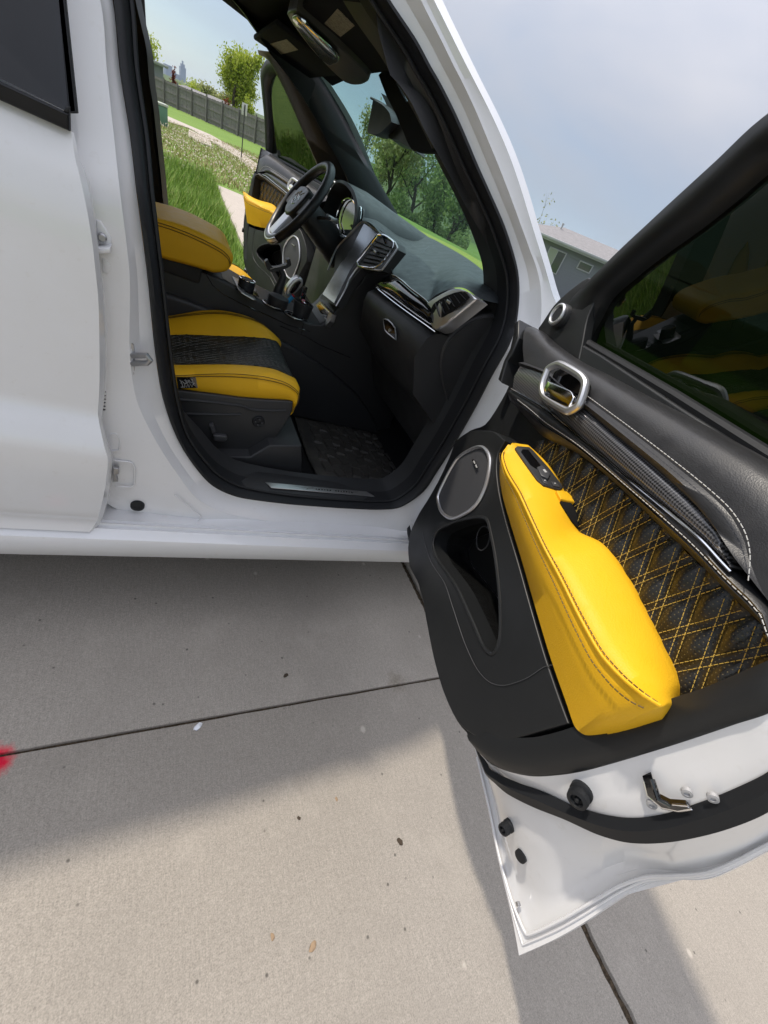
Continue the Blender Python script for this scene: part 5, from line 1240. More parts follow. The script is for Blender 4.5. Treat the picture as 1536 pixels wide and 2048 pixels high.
# --- seats
def make_seat(name, dy, label):
    seat = empty(name, car, (0, dy, 0)); seat['label'] = label
    r0 = [(0.1531,0.335,0.6403),(0.2224,0.335,0.6409),(0.2712,0.335,0.6437),(0.3466,0.335,0.6512),(0.4248,0.335,0.6661),(0.486,0.335,0.6783),(0.5051,0.335,0.6775)]
    r1 = [(0.1481,0.325,0.6835),(0.2238,0.325,0.7083),(0.2768,0.325,0.7252),(0.3267,0.325,0.7379),(0.4017,0.325,0.7494),(0.4642,0.325,0.7465),(0.5042,0.325,0.729)]
    r2 = [(0.1445,0.42,0.6711),(0.2302,0.42,0.6966),(0.3092,0.42,0.7201),(0.3784,0.42,0.7355),(0.4397,0.42,0.7431),(0.4908,0.42,0.7363),(0.517,0.42,0.7308)]
    r3 = [(0.1356,0.72,0.6403),(0.2072,0.72,0.6636),(0.3116,0.72,0.692),(0.3818,0.72,0.7129),(0.4341,0.72,0.7259),(0.4794,0.72,0.7346),(0.5116,0.72,0.7309)]
    r4 = [(0.129,0.82,0.667),(0.1841,0.82,0.6951),(0.2449,0.82,0.7271),(0.3122,0.82,0.7504),(0.3981,0.82,0.7591),(0.462,0.82,0.7493),(0.537,0.82,0.7035)]
    def ext(r, dz, front):
        r = [V(p) for p in r]
        b = [Vector((-.34, r[0].y, r[0].z - dz)), Vector((-.12, r[0].y, r[0].z - dz * .55))]
        e = r[-1]
        return b + r + [e + Vector(f) for f in front]
    fr = [(.014, 0, -.016), (.014, 0, -.05), (-.004, 0, -.095), (-.03, 0, -.13)]
    q0 = ext(r0, .0, [(.004, 0, -.01), (.006, 0, -.022), (.004, 0, -.036), (-.002, .01, -.05)])
    q1 = ext(r1, .03, [(.010, 0, -.014), (.012, 0, -.04), (.004, 0, -.075), (-.012, .012, -.105)])
    q2 = ext(r2, .04, fr); q3 = ext(r3, .04, fr); q4 = ext(r4, .03, fr)
    q5 = [p + Vector((0, .045, -.10)) for p in q4]
    n = 5
    def L(rs): return [cr(r, n) for r in rs]
    qa = [a.lerp(b, .5) + Vector((0, -.012, .010)) for a, b in zip(q1, q2)]
    qb = [a.lerp(b, .5) + Vector((0, .0, .012)) for a, b in zip(q3, q4)]
    under = [p + Vector((0, .03, -.02)) for p in q0]
    loft('cushion_bolster', L([under, q0, [a.lerp(b, .5) + Vector((0, -.010, 0)) for a, b in zip(q0, q1)], q1, qa, q2]), M['yellow'], seat, angle=75)
    loft('cushion_bolster', L([q3, qb, q4, [a.lerp(b, .4) + Vector((0, .01, 0)) for a, b in zip(q4, q5)], q5]), M['yellow'], seat, angle=75)
    # quilted centre: dense diamonds
    C2, C3 = cr(q2, 9), cr(q3, 9); rows = []
    NR = 26
    lens = [0]
    for a, b in zip(C2, C2[1:]): lens.append(lens[-1] + (b - a).length)
    for j in range(NR + 1):
        t = j / NR; row = []
        for i, (a, b) in enumerate(zip(C2, C3)):
            p = a.lerp(b, t); u = lens[i]; w = t * .3
            d1 = ((u + w * 1.7) / .042) % 1; d2 = ((u - w * 1.7) / .042) % 1
            pf = min(min(d1, 1 - d1) * 2, min(d2, 1 - d2) * 2)
            row.append(p + Vector((0, 0, -.004 + .007 * pf ** .6 - .010 * (4 * t * (1 - t)))))
        rows.append(row)
    loft('quilted_centre', rows, M['seatperf'], seat, angle=180)
    sts = []
    for sg in (1, -1):
        for k in range(-10, 26):
            path = []
            for j in range(NR + 1):
                t = j / NR; u = k * .042 - sg * t * .3 * 1.7
                if 0.05 < u < lens[-1]:
                    i = max(0, next(ii for ii in range(len(lens)) if lens[ii] >= u) - 1)
                    path.append(rows[j][i].lerp(rows[j][min(i + 1, len(lens) - 1)], (u - lens[i]) / max(1e-6, lens[min(i + 1, len(lens) - 1)] - lens[i])) + Vector((0, 0, .001)))
            if len(path) > 3: sts.append(path)
    stitches('quilt_stitching', sts, M['gthread'], seat, .006, .002, .0008)
    # double dark seam lines on the bolsters
    for k, (rr, o_) in enumerate(((q1, .0), (q1, .010), (q4, -.002), (q4, -.014))):
        src = q0 if k < 2 else q3
        ln = [p.lerp(s_, o_ / .09 if k < 2 else .12 + abs(o_) * 4) + Vector((0, -.0052 if k < 2 else -.004, .003 if k < 2 else .006)) for p, s_ in zip(rr, src)]
        tube('bolster_seam', cr(ln[:-1], 5), .0011, M['dthread'], seat, 5)
    # plastic side shield with controls
    sh = [(0.1602,0.318,0.6448),(0.2202,0.318,0.6512),(0.2774,0.318,0.6581),(0.3418,0.318,0.6648),(0.4191,0.318,0.6779),(0.4871,0.318,0.6919),(0.5007,0.318,0.6917),(0.506,0.318,0.6686),(0.506,0.318,0.6399),(0.4918,0.318,0.5811),(0.4704,0.318,0.5125),(0.4491,0.318,0.4806),(0.4164,0.318,0.4592),(0.3358,0.318,0.4415),(0.2855,0.318,0.4502),(0.2223,0.318,0.4826),(0.1957,0.318,0.5434),(0.1773,0.318,0.5914)]
    shp = cr([V(p) + Vector((0, .05, 0)) for p in sh], 3, True)
    prism('side_shield', shp, (0, -.05, 0), M['plastic'], seat, bevel=.012, seg=4)
    tube('shield_ridge', cr([V(p) for p in [(0.1674,0.317,0.6179),(0.2306,0.317,0.6277),(0.3,0.317,0.637),(0.3499,0.317,0.6409),(0.3803,0.317,0.6359),(0.4368,0.317,0.6463),(0.4866,0.317,0.6587)]], 6), .0045, M['plastic'], seat, 8)
    tube('shield_ridge', cr([V(p) for p in [(0.1836,0.317,0.5729),(0.2373,0.317,0.5843),(0.293,0.317,0.5961),(0.3533,0.317,0.6109)]], 6), .004, M['plastic'], seat, 8)
    kc = V([(0.4112,0.316,0.5992)][0])
    lathe('lumbar_knob', [(.0195, -.002), (.0195, .004), (.017, .006), (.014, .0045), (.008, .0045), (.0005, .006)], M['rubber'], seat, (0, -1, 0), kc, 24)
    for a in range(4): box('knob_arrow', kc + Vector((.0105 * cos(a * pi / 2) - .0025, -.008, .0105 * sin(a * pi / 2) - .0025)), kc + Vector((.0105 * cos(a * pi / 2) + .0025, -.0045, .0105 * sin(a * pi / 2) + .0025)), M['control'], seat, .0008)
    prism('recline_switch', cr([V(p) for p in [(0.2671,0.316,0.5596),(0.2777,0.316,0.5658),(0.2899,0.316,0.5388),(0.2811,0.316,0.5292)]], 3, True), (0, -.014, 0), M['control'], seat, bevel=.003)
    prism('slide_switch', cr([V(p) for p in [(0.2846,0.316,0.5262),(0.3233,0.316,0.5309),(0.3284,0.316,0.5204),(0.3213,0.316,0.509),(0.291,0.316,0.5064)]], 3, True), (0, -.014, 0), M['control'], seat, bevel=.003)
    # rail cover under the shield
    prism('rail_cover', [V(p) + Vector((0, .2, 0)) for p in [(0.2804,0.27,0.4637),(0.4038,0.27,0.4874),(0.4543,0.27,0.5445),(0.5598,0.27,0.5642),(0.5796,0.27,0.508),(0.5987,0.27,0.4481),(0.4517,0.27,0.4277),(0.3493,0.27,0.4166)]], (0, -.2, 0), M['plastic'], seat, bevel=.006)
    box('seat_base', (-.30, .36, .40), (.42, .80, .62), M['plastic'], seat, .03)
    # backrest and head restraint, behind the pillar from here
    def ring(z, x0, th, w0, w1):
        cy = .58
        return [Vector((x0, cy - w0, z)), Vector((x0 + .05, cy - w1, z)), Vector((x0 + .05, cy - w1 * .55, z)), Vector((x0 + .02, cy - w1 * .4, z)), Vector((x0 + .02, cy + w1 * .4, z)), Vector((x0 + .05, cy + w1 * .55, z)), Vector((x0 + .05, cy + w1, z)), Vector((x0, cy + w0, z)), Vector((x0 - th, cy + w0 * .9, z)), Vector((x0 - th, cy - w0 * .9, z))]
    rings_ = [ring(z, x, th, w0, w1) for z, x, th, w0, w1 in ((.56, -.16, .12, .22, .21), (.66, -.15, .14, .25, .24), (.9, -.19, .14, .26, .25), (1.1, -.25, .12, .255, .245), (1.24, -.29, .10, .23, .22), (1.28, -.31, .06, .18, .17))]
    loft('backrest', [cr(r, 3, True) for r in rings_], M['yellow'], seat, closed_u=True, angle=80, cap=True)
    loft('head_restraint', [[Vector((x_, .58 + w * cos(a), z + h * sin(a))) for a in [2 * pi * k / 20 for k in range(20)]] for x_, w, h, z in ((-.24, .10, .06, 1.40), (-.25, .125, .075, 1.40), (-.31, .13, .08, 1.40), (-.34, .10, .06, 1.40))], M['yellow'], seat, closed_u=True, angle=80, cap=True)
    for y in (.52, .64): tube('restraint_post', [Vector((-.31, y, 1.25)), Vector((-.29, y, 1.36))], .007, M['chrome'], seat, 8)
    return seat
M['seatperf'] = leather('seat_black_leather', (.012, .013, .012), .5, 420, .2)
M['gthread'] = mat('grey_thread', (.16, .165, .15), .8)
ps = make_seat('passenger_seat', 0, 'front passenger seat in yellow leather with black quilted centre')
ds_ = make_seat('driver_seat', .78, 'driver seat in the same yellow leather behind the console')
# woven maker's tag on the passenger cushion
tagp = [V(p) for p in [(0.1612,0.318,0.6845),(0.2084,0.318,0.6987),(0.2183,0.318,0.6679),(0.169,0.318,0.6521)]]
prism('maker_tag', [p + Vector((0, .002, 0)) for p in tagp], (0, -.003, 0), M['piano'], ps)
bm = bmesh.new()
def tp(u, v): return tagp[0].lerp(tagp[1], u).lerp(tagp[3].lerp(tagp[2], u), v) + Vector((0, -.0018, 0))
for path in ([(.14, .2), (.22, .42), (.17, .52), (.24, .28), (.34, .5), (.42, .55)], [(.22, .45), (.24, .82), (.14, .86), (.36, .86)], [(.36, .25), (.42, .18), (.46, .5), (.40, .6)], [(.50, .25), (.50, .55), (.57, .4), (.58, .22)], [(.64, .22), (.63, .58), (.70, .35), (.74, .5)], [(.78, .15), (.80, .6), (.88, .5)], [(.34, .6), (.36, .88), (.42, .66), (.44, .9)], [(.50, .62), (.52, .92), (.57, .64), (.58, .9)], [(.66, .62), (.72, .9), (.78, .62), (.86, .74)]):
    tube_bm(bm, [tp(*q) for q in path], .0009, 4)
finish(bm, 'tag_lettering', M['thread'], ps)
# seat belt buckle
prism('belt_buckle', [V(p) for p in [(0.1357,0.86,0.7502),(0.1429,0.86,0.7563),(0.1813,0.86,0.7349),(0.1759,0.86,0.7257)]], (0, .012, 0), M['red'], car, bevel=.002)

# --- centre console
con = empty('center_console', car)
side = [(-.45, .36), (-.45, .84), (.16, .852), (.241, .846), (.289, .845), (.433, .821), (.557, .805), (.654, .80), (.70, .812), (.725, .85), (.765, .95), (.80, 1.02), (.81, 1.10), (.84, 1.12), (1.10, 1.12), (1.22, .80), (1.25, .36)]
prism('console_body', [Vector((x, .858, z)) for x, z in cr([(x, 0, z) for x, z in side], 1, True) and [(p[0], p[1]) for p in side]], (0, .235, 0), M['trim'], con, bevel=.010, seg=4, both=True)
lw = [(-.45, .37), (-.45, .74), (.2, .74), (.42, .725), (.62, .69), (.80, .64), (.98, .56), (1.12, .46), (1.2, .37)]
prism('tunnel_side', [Vector((x, .838, z)) for x, z in lw], (0, .275, 0), M['plastic'], con, bevel=.018, seg=4, both=True)
tube('console_seam', [V(p) for p in [(0.2415,0.856,0.844),(0.2682,0.856,0.8157),(0.308,0.856,0.7979),(0.3757,0.856,0.7867),(0.4782,0.856,0.7775),(0.5678,0.856,0.7669),(0.663,0.856,0.7707)]], .0012, M['piano'], con, 5)
tube('console_seam', [V(p) for p in [(0.5332,0.8375,0.7583),(0.6424,0.8375,0.7518),(0.7163,0.8375,0.7356),(0.8674,0.8375,0.724)]], .0012, M['piano'], con, 5)
tube('console_seam', [V(p) for p in [(0.632,0.8565,0.7495),(0.6278,0.8565,0.7762),(0.6276,0.8565,0.7973)]], .0012, M['piano'], con, 5)
tops = [(x, z + .0015) for x, z in ((.30, .8445), (.433, .821), (.557, .805), (.654, .80))]
loft('console_top', [[Vector((x, y, z)) for x, z in tops] for y in (.872, 1.082)], M['contop'] if 'contop' in M else mat('grey_console_top', (.10, .105, .115), .35, metal=.3), con)
# terrain dial plate, dial, cup holders
def ctop(x): 
    for (x0, z0), (x1, z1) in zip(tops, tops[1:]):
        if x <= x1: return z0 + (z1 - z0) * (x - x0) / (x1 - x0)
    return tops[-1][1]
dp = [V(p) for p in [(0.3447,0.9749,0.833),(0.3984,0.991,0.833),(0.4182,0.8183,0.833),(0.4043,0.7974,0.833),(0.3599,0.8042,0.833),(0.3512,0.8228,0.833)]]
for p in dp: p.z = ctop(p.x) + .001
prism('dial_plate', dp, (0, 0, .003), M['satin'], con, bevel=.001)
dcen = V([(0.3854,0.8862,0.835)][0]); dcen.z = ctop(dcen.x)
prism('dial_inset', [dcen + Vector((x, y, .0035)) for x, y in ((-.04, -.045), (.045, -.045), (.045, .055), (-.04, .055))], (0, 0, .002), M['piano'], con)
lathe('terrain_dial', [(.030, 0), (.030, .030), (.027, .035), (.0005, .035)], M['rubber'], con, (0, 0, 1), dcen + Vector((0, 0, .004)), 28)
tube('dial_ring', [dcen + Vector((.0285 * cos(a), .0285 * sin(a), .039)) for a in [2 * pi * k / 28 for k in range(28)]], .0015, M['chrome'], con, 6, True)
for px in ([(0.4946,0.8762,0.812)], [(0.5837,0.866,0.806)]):
    c = V(px[0]); c.z = ctop(c.x)
    lathe('cup_well', [(.042, .001), (.042, .003), (.037, .0035), (.036, -.0), (.036, .0012), (.0005, .0012)], M['piano'], con, (0, 0, 1), c, 28)
    tube('cup_rim', [c + Vector((.040 * cos(a), .040 * sin(a), .004)) for a in [2 * pi * k / 28 for k in range(28)]], .002, M['satin'], con, 6, True)
# armrest lid
lid = [V(p) for p in [(0.0579,0.815,0.9575),(0.1113,0.815,0.9656),(0.1672,0.815,0.9699),(0.2268,0.815,0.9674),(0.2738,0.815,0.9616),(0.3003,0.815,0.9515),(0.3129,0.815,0.9387),(0.3147,0.815,0.9131),(0.3017,0.815,0.8848),(0.2654,0.815,0.8644),(0.2363,0.815,0.8617),(0.1829,0.815,0.8577),(0.0935,0.815,0.8486)]]
back_ = [Vector((-.30, .815, lid[0].z + .004)), Vector((-.32, .815, lid[-1].z + .02)), Vector((-.30, .815, lid[-1].z - .004))]
lo_ = cr(lid[::-1][:1] + [] or lid, 4)
lidp = cr(lid + back_[::-1], 4, True)
prism('armrest_lid', lidp, (0, .30, 0), M['yellow'], con, bevel=.022, seg=6, both=True, angle=60)
for o_ in (0, .008):
    tube('lid_seam', cr([V(p) + Vector((0, -.0012, -o_)) for p in [(0.0752,0.815,0.9492),(0.1127,0.815,0.9533),(0.1694,0.815,0.9546),(0.2295,0.815,0.9516),(0.2771,0.815,0.944),(0.2992,0.815,0.9318),(0.3075,0.815,0.9153)]], 6), .0012, M['dthread'], con, 5)
box('lid_base', (-.34, .85, .80), (.23, 1.10, .872), M['plastic'], con, .015)
# gear selector
sl_ = empty('gear_selector', car)
g0 = V([(0.632,0.99,0.8215)][0])
bm = bmesh.new(); tube_bm(bm, cr([g0, g0 + Vector((0, 0, .04)), g0 + Vector((-.002, 0, .08))], 4), .011, 10); finish(bm, 'selector_stem', M['chrome'], sl_)
hd_ = [V(p) for p in [(0.5617,0.985,0.8445),(0.5591,0.985,0.8681),(0.5766,0.985,0.9107),(0.5933,0.985,0.9268),(0.6117,0.985,0.9237),(0.6167,0.985,0.9013),(0.5962,0.985,0.861),(0.5797,0.985,0.8427)]]
prism('selector_knob', cr(hd_, 4, True), (0, .045, 0), M['satin'], sl_, bevel=.010, seg=4, both=True)
prism('selector_cap', cr([V(p) + Vector((0, -.001, 0)) for p in [(0.5691,0.985,0.8636),(0.5799,0.985,0.8999),(0.5961,0.985,0.9179),(0.6062,0.985,0.9136),(0.5956,0.985,0.8773),(0.5817,0.985,0.8579)]], 4, True), (0, -.004, 0), M['piano'], sl_, bevel=.002)

# --- centre stack
stk = empty('center_stack', car)
sb = [V(p) for p in [(0.8025,1.0561,1.2113),(0.8034,0.8655,1.2141),(0.8017,0.6722,1.2088),(0.7971,0.6355,1.1943),(0.7718,0.6453,1.1141),(0.7666,0.6988,1.0977),(0.7587,0.8005,1.0726),(0.7455,0.8131,1.0307),(0.7093,0.7913,0.9162),(0.6994,0.9745,0.8847),(0.7338,1.0065,0.9937),(0.7564,1.1444,1.0654),(0.7807,1.1021,1.1422)]]
prism('stack_body', sb, (.035, 0, 0), M['trim'], stk, bevel=.004)
prism('touch_screen', [V(p) for p in [(0.7957,1.0266,1.2029),(0.7953,0.8586,1.2017),(0.7724,0.8715,1.1293),(0.7457,0.872,1.0447),(0.7061,0.8143,0.9193),(0.7016,0.9662,0.905),(0.7399,0.9906,1.0264),(0.7665,0.9906,1.1107)]], (.006, 0, 0), M['screensheen'], stk, bevel=.001)
tube('stack_bezel', cr([V(p) for p in [(0.7257,1.0659,0.9847),(0.752,1.1249,1.0682),(0.7741,1.0911,1.1379),(0.7955,1.0499,1.2059),(0.796,0.8499,1.2072),(0.7965,0.6846,1.2088)]], 4), .0035, M['satin'], stk, 8)
tube('stack_bezel', cr([V(p) for p in [(0.7965,0.6846,1.2088),(0.7927,0.6379,1.1968),(0.7673,0.6368,1.1164),(0.7621,0.69,1.1001),(0.7533,0.8224,1.072),(0.7384,0.8245,1.0248),(0.7249,0.7974,0.9822),(0.7049,0.7794,0.9187)]], 4), .0030, M['satin'], stk, 8)
vr = cr([V(p) for p in [(0.7898,0.8341,1.1976),(0.7933,0.7792,1.2087),(0.7925,0.6821,1.2061),(0.7868,0.6578,1.1882),(0.7683,0.6653,1.1295),(0.7607,0.6931,1.1056),(0.7519,0.8128,1.0777),(0.7537,0.8505,1.0833),(0.772,0.8422,1.1414),(0.7832,0.8379,1.1768)]], 3, True)
tube('vent_bezel', vr, .0035, M['chrome'], stk, 8, True)
prism('vent_well', [p + Vector((.009, 0, 0)) for p in vr], (.003, 0, 0), M['piano'], stk)
v0, v1, v2, v3 = [V(p) for p in [(0.7881,0.8382,1.1857),(0.7918,0.6903,1.1975),(0.7649,0.7007,1.1121),(0.7562,0.8208,1.0845)]]
for k in range(6):
    t = (k + .7) / 6.4
    a, b = v0.lerp(v3, t), v1.lerp(v2, t)
    prism('vent_slat', [a, b, b + Vector((.004, 0, .003)), a + Vector((.004, 0, .003))], (.018, 0, -.005), M['plastic'], stk)
box('vent_tab', v0.lerp(v2, .5) + Vector((-.006, -.012, -.004)), v0.lerp(v2, .5) + Vector((.004, .012, .004)), M['satin'], stk, .002)
cp = [V(p) for p in [(0.715,1.0661,0.8246),(0.715,1.0069,0.8645),(0.715,0.8193,0.8761),(0.715,0.8149,0.8486),(0.715,0.8397,0.818),(0.715,0.9324,0.8094)]]
prism('climate_panel', cp, (.02, 0, 0), M['satin'], stk, bevel=.002)
prism('climate_keys', [V(p) for p in [(0.712,1.0177,0.8401),(0.712,0.9899,0.8604),(0.712,0.8623,0.8681),(0.712,0.862,0.8429),(0.712,0.9158,0.8319)]], (.003, 0, 0), M['piano'], stk)

# --- dashboard
dash = empty('dashboard', car)
dl = [V(p) for p in [(0.765,0.9781,1.2118),(0.765,0.876,1.2186),(0.775,0.8114,1.2099),(0.785,0.7658,1.1965),(0.795,0.7349,1.177),(0.8,0.688,1.1495),(0.8,0.5972,1.1194),(0.8,0.4477,1.1238),(0.8,0.3099,1.1272),(0.805,0.2961,1.1514),(0.815,0.2467,1.1905),(0.825,0.2031,1.2061),(0.84,0.1447,1.2027),(0.89,0.1614,1.2068),(0.95,0.1939,1.2115)]]
du = [V(p) for p in [(0.85,1.1626,1.2193),(0.97,1.3601,1.2317),(1.08,1.5143,1.2426),(1.14,1.5538,1.2508),(1.17,1.5201,1.2576),(1.18,1.398,1.2643),(1.19,1.2789,1.2697),(1.19,1.151,1.2747),(1.18,1.0167,1.2749),(1.17,0.9026,1.275),(1.15,0.7794,1.2734),(1.12,0.6477,1.2692),(1.08,0.5163,1.2626),(1.04,0.4071,1.2565),(1,0.3139,1.2515)]]
D3 = [a.lerp(b, .35) + Vector((-.004, 0, .006)) for a, b in zip(dl, du)]
D4 = [a.lerp(b, .7) + Vector((0, 0, .002)) for a, b in zip(dl, du)]
D5 = [p + Vector((.14, .02, -.02)) for p in du]
rr_ = [cr(r, 4) for r in (dl, D3, D4, du, D5)]
loft('dash_pad', rails_cr([dl, D3, D4, du, D5], 4, 4), M['dash'], dash, angle=180)
tube('pad_seam', [a.lerp(b, .55) + Vector((-.001, 0, .0005)) for a, b in zip(rr_[2], rr_[3])][6:56], .0016, M['piano'], dash, 5)
sm_ = rr_[2][28].lerp(rr_[3][28], .55)
tube('pad_seam', [sm_, sm_.lerp(rr_[1][26], .6)], .0012, M['piano'], dash, 5)
# far half of the dash, cluster hood and gauges
hood = [(1.10, 1.12), (1.105, 1.19), (1.15, 1.245), (1.26, 1.287), (1.42, 1.302), (1.54, 1.288), (1.60, 1.24), (1.62, 1.14)]
hr0 = cr([Vector((.79, y, z)) for y, z in hood], 4); hr1 = cr([Vector((.90, y, z + .006)) for y, z in hood], 4); hr2 = cr([Vector((1.22, 1.12 + (y - 1.1) * 1.0, 1.22 + (z - 1.12) * .32)) for y, z in hood], 4)
inn = [Vector((.785, 1.36 + (p.y - 1.36) * .95, p.z - .012)) for p in hr0]; inn2 = [p + Vector((.09, 0, 0)) for p in inn]
loft('cluster_hood', [inn2, inn, hr0, hr1, hr2], M['dash'], dash, angle=60)
prism('cluster_face', [p + Vector((.002, 0, 0)) for p in inn2] , (.01, 0, 0), M['piano'], dash)
gr_ = cr([V(p) for p in [(0.8,1.3934,1.1506),(0.8,1.4093,1.19),(0.8,1.3853,1.2309),(0.8,1.3234,1.2521),(0.8,1.2551,1.2526),(0.8,1.1921,1.2433),(0.8,1.1297,1.2439),(0.8,1.1028,1.2112),(0.8,1.0928,1.1751),(0.8,1.1056,1.1454),(0.8,1.1749,1.1229),(0.8,1.2702,1.1154)]], 4, True)
tube('gauge_ring', gr_, .0036, M['chrome'], dash, 8, True)
prism('gauge_face', [p + Vector((.012, 0, 0)) for p in gr_], (.004, 0, 0), M['piano'], dash)
tube('gauge_strip', cr([V(p) for p in [(0.795,1.2776,1.1076),(0.795,1.2,1.1115),(0.795,1.1227,1.124),(0.795,1.0994,1.1407)]], 4), .003, M['chrome'], dash, 8)
box('driver_dash', (.83, 1.10, .72), (1.2, 1.72, 1.15), M['trim'], dash, .04)
box('stalk_switch', V([(0.7105,1.24,1.1571)][0]) + Vector((-.004, -.02, -.012)), V([(0.7519,1.24,1.1506)][0]) + Vector((.004, .02, .012)), M['satin'], dash, .004)
# trim blade under the pad, right vent, glove box
tu = [V(p) for p in [(0.795,0.7059,1.0617),(0.795,0.6061,1.1201),(0.795,0.4371,1.1236),(0.795,0.3201,1.1251),(0.795,0.2788,1.1208)]]; tl = [V(p) for p in [(0.795,0.6871,1.0509),(0.795,0.5254,1.0559),(0.795,0.3761,1.0635),(0.795,0.2657,1.0706),(0.795,0.1918,1.0747)]]
tu, tl = resample(cr(tu, 4), 24), resample(cr(tl, 4), 24)
loft('trim_blade', [[p + Vector((.02, 0, 0)) for p in tu], tu, [a.lerp(b, .45) + Vector((-.010, 0, 0)) for a, b in zip(tu, tl)], tl, [p + Vector((.02, 0, 0)) for p in tl]], M['piano'], dash, angle=80)
tube('blade_chrome', [p + Vector((-.002, 0, -.001)) for p in tl], .0028, M['chrome'], dash, 8)
tube('blade_chrome', [p + Vector((-.001, 0, 0)) for p in tu[6:]], .0016, M['satin'], dash, 8)
vo = [V(p) for p in [(0.8,0.3036,1.0988),(0.8,0.3108,1.1117),(0.8,0.298,1.1296),(0.8,0.2653,1.1565),(0.8,0.225,1.1847),(0.8,0.1896,1.1997),(0.8,0.1412,1.2054),(0.82,0.1145,1.2015),(0.81,0.1321,1.1624),(0.8,0.1493,1.1249),(0.8,0.1748,1.0934),(0.795,0.1965,1.0788),(0.8,0.2604,1.0835)]]
prism('vent_bezel', cr([p + Vector((.035, 0, 0)) for p in vo], 3, True), (-.042, 0, 0), M['satin'], dash, bevel=.008, seg=3)
vi = [V(p) for p in [(0.79,0.2673,1.1125),(0.79,0.2665,1.1306),(0.79,0.2348,1.1598),(0.79,0.188,1.1885),(0.79,0.152,1.2011),(0.79,0.1175,1.1976),(0.79,0.1399,1.1664),(0.79,0.184,1.123),(0.79,0.2111,1.1059),(0.79,0.2476,1.1045)]]
prism('vent_well', cr([p + Vector((.004, 0, 0)) for p in vi], 3, True), (-.002, 0, 0), M['dark'], dash, bevel=.001)
for k in range(6):
    t = (k + .6) / 6.2; a = vi[1].lerp(vi[4], t) + Vector((0, 0, -.002)); b = vi[8].lerp(vi[5], t)
    prism('vent_slat', [a + Vector((-.003, -.0022, 0)), a + Vector((-.003, .0022, 0)), b + Vector((-.003, .0022, 0)), b + Vector((-.003, -.0022, 0))], (.006, .002, 0), M['control'], dash)
box('vent_tab', V([(0.786,0.1868,1.1601)][0]) + Vector((-.004, -.010, -.004)), V([(0.786,0.1868,1.1601)][0]) + Vector((.0, .010, .004)), M['satin'], dash, .0015)
gt = [V(p) for p in [(0.8,0.7074,1.0429),(0.8,0.5323,1.052),(0.8,0.3822,1.0598),(0.8,0.2713,1.067),(0.81,0.2084,1.0684)]]
gb = [Vector((1.06, .84, .70)), Vector((1.06, .68, .70)), Vector((1.07, .50, .70)), Vector((1.08, .35, .71)), Vector((1.08, .21, .73))]
gm = [Vector((.775, a.y, .985)) for a in gt]; gm2 = [Vector((.835, a.lerp(b, .6).y, .87)) for a, b in zip(gt, gb)]
loft('glove_box', [[p + Vector((.03, 0, .004)) for p in gt]] + [cr_ for cr_ in (gt, [p + Vector((-.022, 0, -.022)) for p in gt], gm, gm2, gb)], M['trim'], dash, angle=60)
bm = bmesh.new(); bm.faces.new([bm.verts.new(p) for p in (gt[-1] + Vector((.03, 0, .004)), gt[-1], gt[-1] + Vector((-.022, 0, -.022)), gm[-1], gm2[-1], gb[-1], Vector((1.12, .22, .66)), Vector((1.12, .22, 1.08)))]); finish(bm, 'glove_box_side', M['trim'], dash, False)
hnd = cr([V(p) for p in [(0.768,0.481,0.9977),(0.768,0.4473,1.0067),(0.768,0.3797,1.005),(0.768,0.3411,0.9798),(0.768,0.3829,0.9765),(0.768,0.439,0.9751)]], 2, True)
tube('glove_box_latch', hnd, .0022, M['satin'], dash, 6, True)
prism('latch_face', [p + Vector((-.001, 0, 0)) for p in hnd], (.006, 0, 0), M['piano'], dash)
lathe('lock_cylinder', [(.006, 0), (.006, .002), (.0005, .002)], M['satin'], dash, (-1, 0, 0), V([(0.766,0.4041,0.9863)][0]), 12)
de = [V(p) for p in [(0.9917,0.205,1.1845),(0.9586,0.205,1.1792),(0.9193,0.205,1.1612),(0.8876,0.205,1.1338),(0.8693,0.205,1.1047),(0.8543,0.205,1.0701),(0.8523,0.205,1.0392),(0.8659,0.205,0.9988),(0.9021,0.205,0.9485),(0.9502,0.205,0.9006),(1.0098,0.205,0.8447),(1.0475,0.205,0.8765),(1.0559,0.205,0.9483),(1.0487,0.205,1.0661),(1.038,0.205,1.1228)]]
prism('dash_end_panel', cr([p + Vector((0, .10, 0)) for p in de], 3, True), (0, -.10, 0), M['trim'], dash, bevel=.012, seg=4)
tube('end_panel_ridge', cr([V(p) + Vector((0, -.001, 0)) for p in [(0.9904,0.205,1.1779),(0.9272,0.205,1.1563),(0.881,0.205,1.1054),(0.8597,0.205,1.0496),(0.8728,0.205,1.0008),(0.9093,0.205,0.9505),(0.9971,0.205,0.8638)]], 6), .003, M['trim'], dash, 8)
prism('dash_core', [Vector((.87, .24, .95)), Vector((.90, .24, 1.06)), Vector((1.05, .24, 1.13)), Vector((1.25, .24, 1.15)), Vector((1.3, .24, .6)), Vector((1.05, .24, .62))], (0, 1.44, 0), M['trim'], dash)
# pedals end of the far footwell
box('pedal', (1.12, 1.30, .46), (1.15, 1.37, .56), M['rubber'], car, .01)
box('pedal', (1.10, 1.42, .50), (1.13, 1.52, .57), M['rubber'], car, .01)

